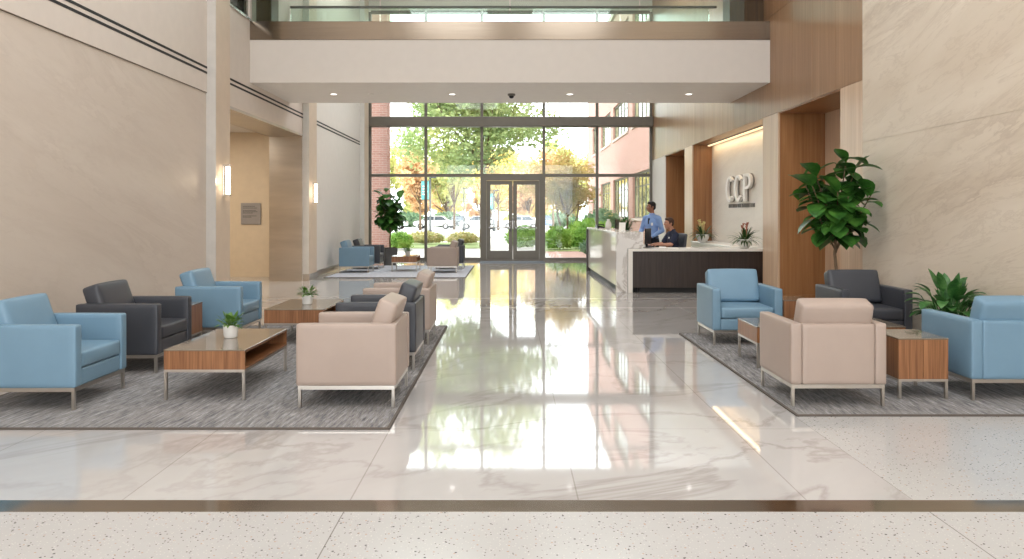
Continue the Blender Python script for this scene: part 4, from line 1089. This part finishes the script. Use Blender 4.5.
def shrub(label, loc, size, mat, seed, n=2600, ls=.09, group='clipped shrubs outside the glass front'):
    random.seed(seed); t = thing('shrub', label, 'shrub', loc, 0, group); rx, ry, rz_ = size
    m = MB(); b = bmesh.new(); bmesh.ops.create_icosphere(b, subdivisions=3, radius=1)
    for v in b.verts:
        k = .86+.16*noise.noise(v.co*2.2+Vector((seed, 0, 0))); v.co = Vector((v.co.x*rx*k, v.co.y*ry*k, rz_*.5+v.co.z*rz_*.5*k))
        v.co.z = max(0, v.co.z)
    for f in b.faces: f.smooth = True
    pts = [(v.co.copy(), v.normal.copy()) for v in b.verts]; m.merge(b); m.build('dense_core', mat, t)
    m = MB(); vv = m.bm.verts; ff = m.bm.faces
    for i in range(n):
        p, nn = random.choice(pts); p = p+Vector((random.gauss(0, .07), random.gauss(0, .07), random.gauss(0, .05)))+nn*random.uniform(-.02, .07)
        if p.z < .1: continue
        a = (nn+Vector((random.gauss(0, .6), random.gauss(0, .6), random.gauss(0, .6)))).normalized(); c = a.orthogonal().normalized(); c.rotate(Quaternion(a, random.uniform(0, 6.28)))
        L = ls*random.uniform(.7, 1.4); ff.new((vv.new(p-a*L*.3), vv.new(p+c*L*.35), vv.new(p+a*L*.7), vv.new(p-c*L*.35)))
    m.build('foliage', mat, t, fix=False); return t
shrub('bright green clipped shrub right of the doors, nearest of the planting bed', (2.15, 34.8, -.05), (.62, .55, 1.0), HG, 1)
shrub('bright green clipped shrub second right of the doors', (3.35, 35.9, -.05), (.55, .5, .85), HG, 2)
shrub('green shrub seen through the right door leaf', (.6, 36.6, -.08), (.8, .6, 1.05), HG, 3)
shrub('pale green shrub beside the far end of the reception counter', (4.1, 34.5, -.05), (.5, .5, 1.2), HG, 4)
shrub('taller yellowish shrub behind the clipped shrubs', (3.7, 37.7, -.05), (.95, .6, 1.35), HG, 5)
shrub('bluish shrub under the amber tree', (4.7, 39.6, -.05), (1.0, .6, 1.9), HB, 6)
shrub('round green shrub beside the left brick corner', (-5.05, 35.6, -.09), (.55, .5, .75), HG, 7)
shrub('low variegated shrub left half of the lawn hedge', (-4.5, 41.5, -.05), (1.0, .6, .62), HV, 8)
shrub('low variegated shrub right half of the lawn hedge', (-2.5, 41.7, -.05), (.8, .6, .58), HV, 9)
shrub('small plant on the pink paving beside the counter end', (3.05, 31.3, -.08), (.2, .2, .45), HB, 10, 700, .08)
for i, x in enumerate((-24, -18.5, -13, -8, 6.5, 11.5)):
    shrub('long dark hedge behind the parked cars, segment '+['far left', 'left of the first street tree', 'below the orange trees', 'left of the doors', 'right of the doors', 'behind the amber tree'][i], (x, 99, -.05), (2.35, 1.2, 1.9), HB, 40+i, 1800, .3, group='far hedge behind the car park')

# lamp posts with banners
def lamp_post(label, loc, h, banner=True, bz=None):
    t = thing('lamp_post', label, 'lamp post', loc, 0, 'lamp posts outside')
    MB().lathe([(0, 0), (.16, 0), (.16, .3), (.08, .4), (.065, h), (0, h)], 12).build('pole', M['pole'], t)
    MB().box(-.12, .5, -.12, .12, h, h+.12, .03).build('lamp_head', M['pole'], t)
    if banner:
        b = MB(); b.box(-.72, -.10, -.012, .012, h-1.75, h-.25, .002, 1); b = b.build('banner', M['teal'], t)
        m = MB(); m.tube([(0, 0, h-.22), (-.75, 0, h-.22)], .02, 6); m.tube([(0, 0, h-1.78), (-.75, 0, h-1.78)], .02, 6); m.build('banner_arm', M['pole'], t)
        m = MB()
        for k in range(4): m.box(-.62, -.2-.06*(k % 2), -.02, -.012, h-.7-.22*k, h-.62-.22*k)
        m.build('banner_stripes', M['badge'], b)
    return t
lamp_post('lamp post with a teal banner seen left of the doors', (-6.55, 64, -.08), 4.6)
lamp_post('lamp post with a teal banner seen through the left door leaf', (-1.55, 76, -.08), 3.9)
lamp_post('slim dark lamp post without banner over the parked cars', (-4.6, 78, -.08), 4.2, False)

# cars
def car(label, loc, rz, col):
    mt_ = simple('car_paint_'+label.split()[0], col, .25, .2, .02, coat=.5)
    t = thing('parked_car', label, 'car', loc, rz, 'parked cars in the car park')
    prof = [(-2.2, .35), (-2.25, .6), (-2.15, .85), (-1.3, .95), (1.55, .98), (2.1, .92), (2.2, .6), (2.15, .35)]
    m = MB(); m.prism(prof, 'y', -.88, .88); bmesh.ops.bevel(m.bm, geom=m.bm.edges[:], offset=.07, segments=2, affect='EDGES'); m.build('body', mt_, t)
    m = MB(); m.prism([(-1.35, .93), (-.65, 1.40), (.95, 1.42), (1.7, .95)], 'y', -.76, .76)
    for v in m.bm.verts:
        if v.co.z > 1.2: v.co.y *= .82
    m.build('cabin_glass', M['carglass'], t)
    m = MB(); m.box(-.7, 1.0, -.64, .64, 1.39, 1.46, .025)
    for s_ in (-1, 1):
        for xa, xb in ((-1.35, -.65), (.12, .12), (1.7, .98)): m.tube([(xa, s_*.775, .93), (xb, s_*.64, 1.42)], .035, 6)
    m.build('roof', mt_, t)
    for x in (-1.4, 1.4):
        for y in (-.9, .72):
            w_ = MB().tube([(x, y, .32), (x, y+.18, .32)], .32, 20).build('wheel', M['tyre'], t)
            MB().tube([(x, y-.01 if y < 0 else y+.19, .32), (x, y+.03 if y < 0 else y+.15, .32)], .19, 14).build('hubcap', M['chrome'], w_)
    m = MB()
    for s_ in (-1, 1): m.box(-2.26, -2.18, s_*.62-.16, s_*.62+.16, .62, .76, .02)
    m.build('headlights', M['badge'], t)
    return t
cars = [('white car parked farthest left, behind the potted fig', -19, 88, (232, 232, 230), 0), ('silver car parked left of the first banner post', -13.6, 87, (196, 200, 204), 0),
        ('white car parked right of the first banner post', -8.6, 88, (236, 236, 234), 0), ('charcoal car parked behind the slim lamp post', -6.1, 92.5, (96, 100, 106), 90),
        ('silver car parked just left of the doors', -3.4, 87, (206, 208, 210), 0), ('white car seen through the left door leaf', 1.2, 88, (238, 238, 236), 0),
        ('blue car seen through the right door leaf', 4.0, 92, (116, 136, 168), 90)]
for l_, x, y, c, r_ in cars: car(l_, (x, y, -.06), R(r_), srgb(*c))

# ------------------------------------------------------------------ light
world = bpy.data.worlds.new('sky'); scene.world = world; world.use_nodes = True
nt = world.node_tree; bg = nt.nodes['Background']
bg.inputs[0].default_value = (.93, .97, 1, 1); bg.inputs[1].default_value = 5.5
def area(name, loc, rot, sx, sy, power, col=(1, 1, 1), spread=None):
    l = bpy.data.lights.new(name, 'AREA'); l.shape = 'RECTANGLE'; l.size = sx; l.size_y = sy; l.energy = power; l.color = col
    o = bpy.data.objects.new(name, l); COL.objects.link(o); o.location = loc; o.rotation_euler = rot; o['kind'] = 'helper'
    return o
sun = bpy.data.lights.new('sun', 'SUN'); sun.energy = 4; sun.angle = R(3); sun.color = (1, .95, .86)
so = bpy.data.objects.new('sun', sun); COL.objects.link(so); so.rotation_euler = (R(46), 0, R(62))
# added overhead fill panels, out of view, to brighten the atrium
for i, (x, y) in enumerate(((-2.3, -3), (2.3, -3), (-2.3, 2.5), (2.3, 2.5), (-2.3, 8), (2.3, 8), (-2.3, 20.5), (2.3, 20.5))):
    f = thing('fill_panel', 'large luminous ceiling panel', 'fill light', (x, y, CZ-.01), 0, 'added overhead fill panels')
    m = MB(); a, b = 1.6, 2.0
    m.box(-a, a, -b, -b+.06, -.06, 0); m.box(-a, a, b-.06, b, -.06, 0); m.box(-a, -a+.06, -b+.06, b-.06, -.06, 0); m.box(a-.06, a, -b+.06, b-.06, -.06, 0)
    m.build('frame', M['steel_leg'], f)
    l = area('overhead_fill_lamp', (x, y, CZ-.05), (0, 0, 0), 2.9, 3.7, 160 if y < 14 else 260, (.93, .968, 1))
area('fill_behind_viewer', (0, BK+.3, 3.0), (R(90), 0, 0), 9, 4.6, 190, (.95, .975, 1))  # added fill lamp behind the viewer, brightens surfaces that face it
area('alcove_lamp', (-7.3, 15.8, 3.45), (0, 0, 0), 2.0, 3.0, 120, (1, .92, .8))
area('cove_wash', (RX+.36, 17.3, HZ-.05), (0, R(-18), 0), .14, 5.2, 20, (1, .74, .45))
for y, z in ((12.42, 2.05), (18.05, 2.0)):
    l = bpy.data.lights.new('sconce_lamp', 'POINT'); l.energy = 5; l.color = (1, .8, .55); l.shadow_soft_size = .04
    o = bpy.data.objects.new('sconce_lamp', l); COL.objects.link(o); o.location = (LX+.135+.14, y, z); o['kind'] = 'helper'
for x in (-3.48, -1.14, 1.18, 3.53):
    l = bpy.data.lights.new('downlight_lamp', 'SPOT'); l.energy = 45; l.spot_size = R(95); l.spot_blend = .6; l.color = (1, .94, .86); l.shadow_soft_size = .06
    o = bpy.data.objects.new('downlight_lamp', l); COL.objects.link(o); o.location = (x, 15.4, 3.86); o['kind'] = 'helper'

# ------------------------------------------------------------------ camera
cam = bpy.data.cameras.new('camera'); co = bpy.data.objects.new('camera', cam); COL.objects.link(co)
co.location = (0, 0, 1.5); co.rotation_euler = (R(90), 0, 0)
cam.sensor_width = 36; cam.lens = 780/1024*36; cam.shift_x = .002; cam.shift_y = -.063; cam.clip_end = 500
scene.camera = co
vs_ = scene.view_settings; vs_.view_transform = 'Standard'; vs_.look = 'None'; vs_.exposure = 0; vs_.gamma = 1; vs_.use_curve_mapping = False
scene.cycles.use_denoising = True; scene.cycles.max_bounces = 10; scene.cycles.transparent_max_bounces = 16
scene.cycles.sample_clamp_indirect = 6
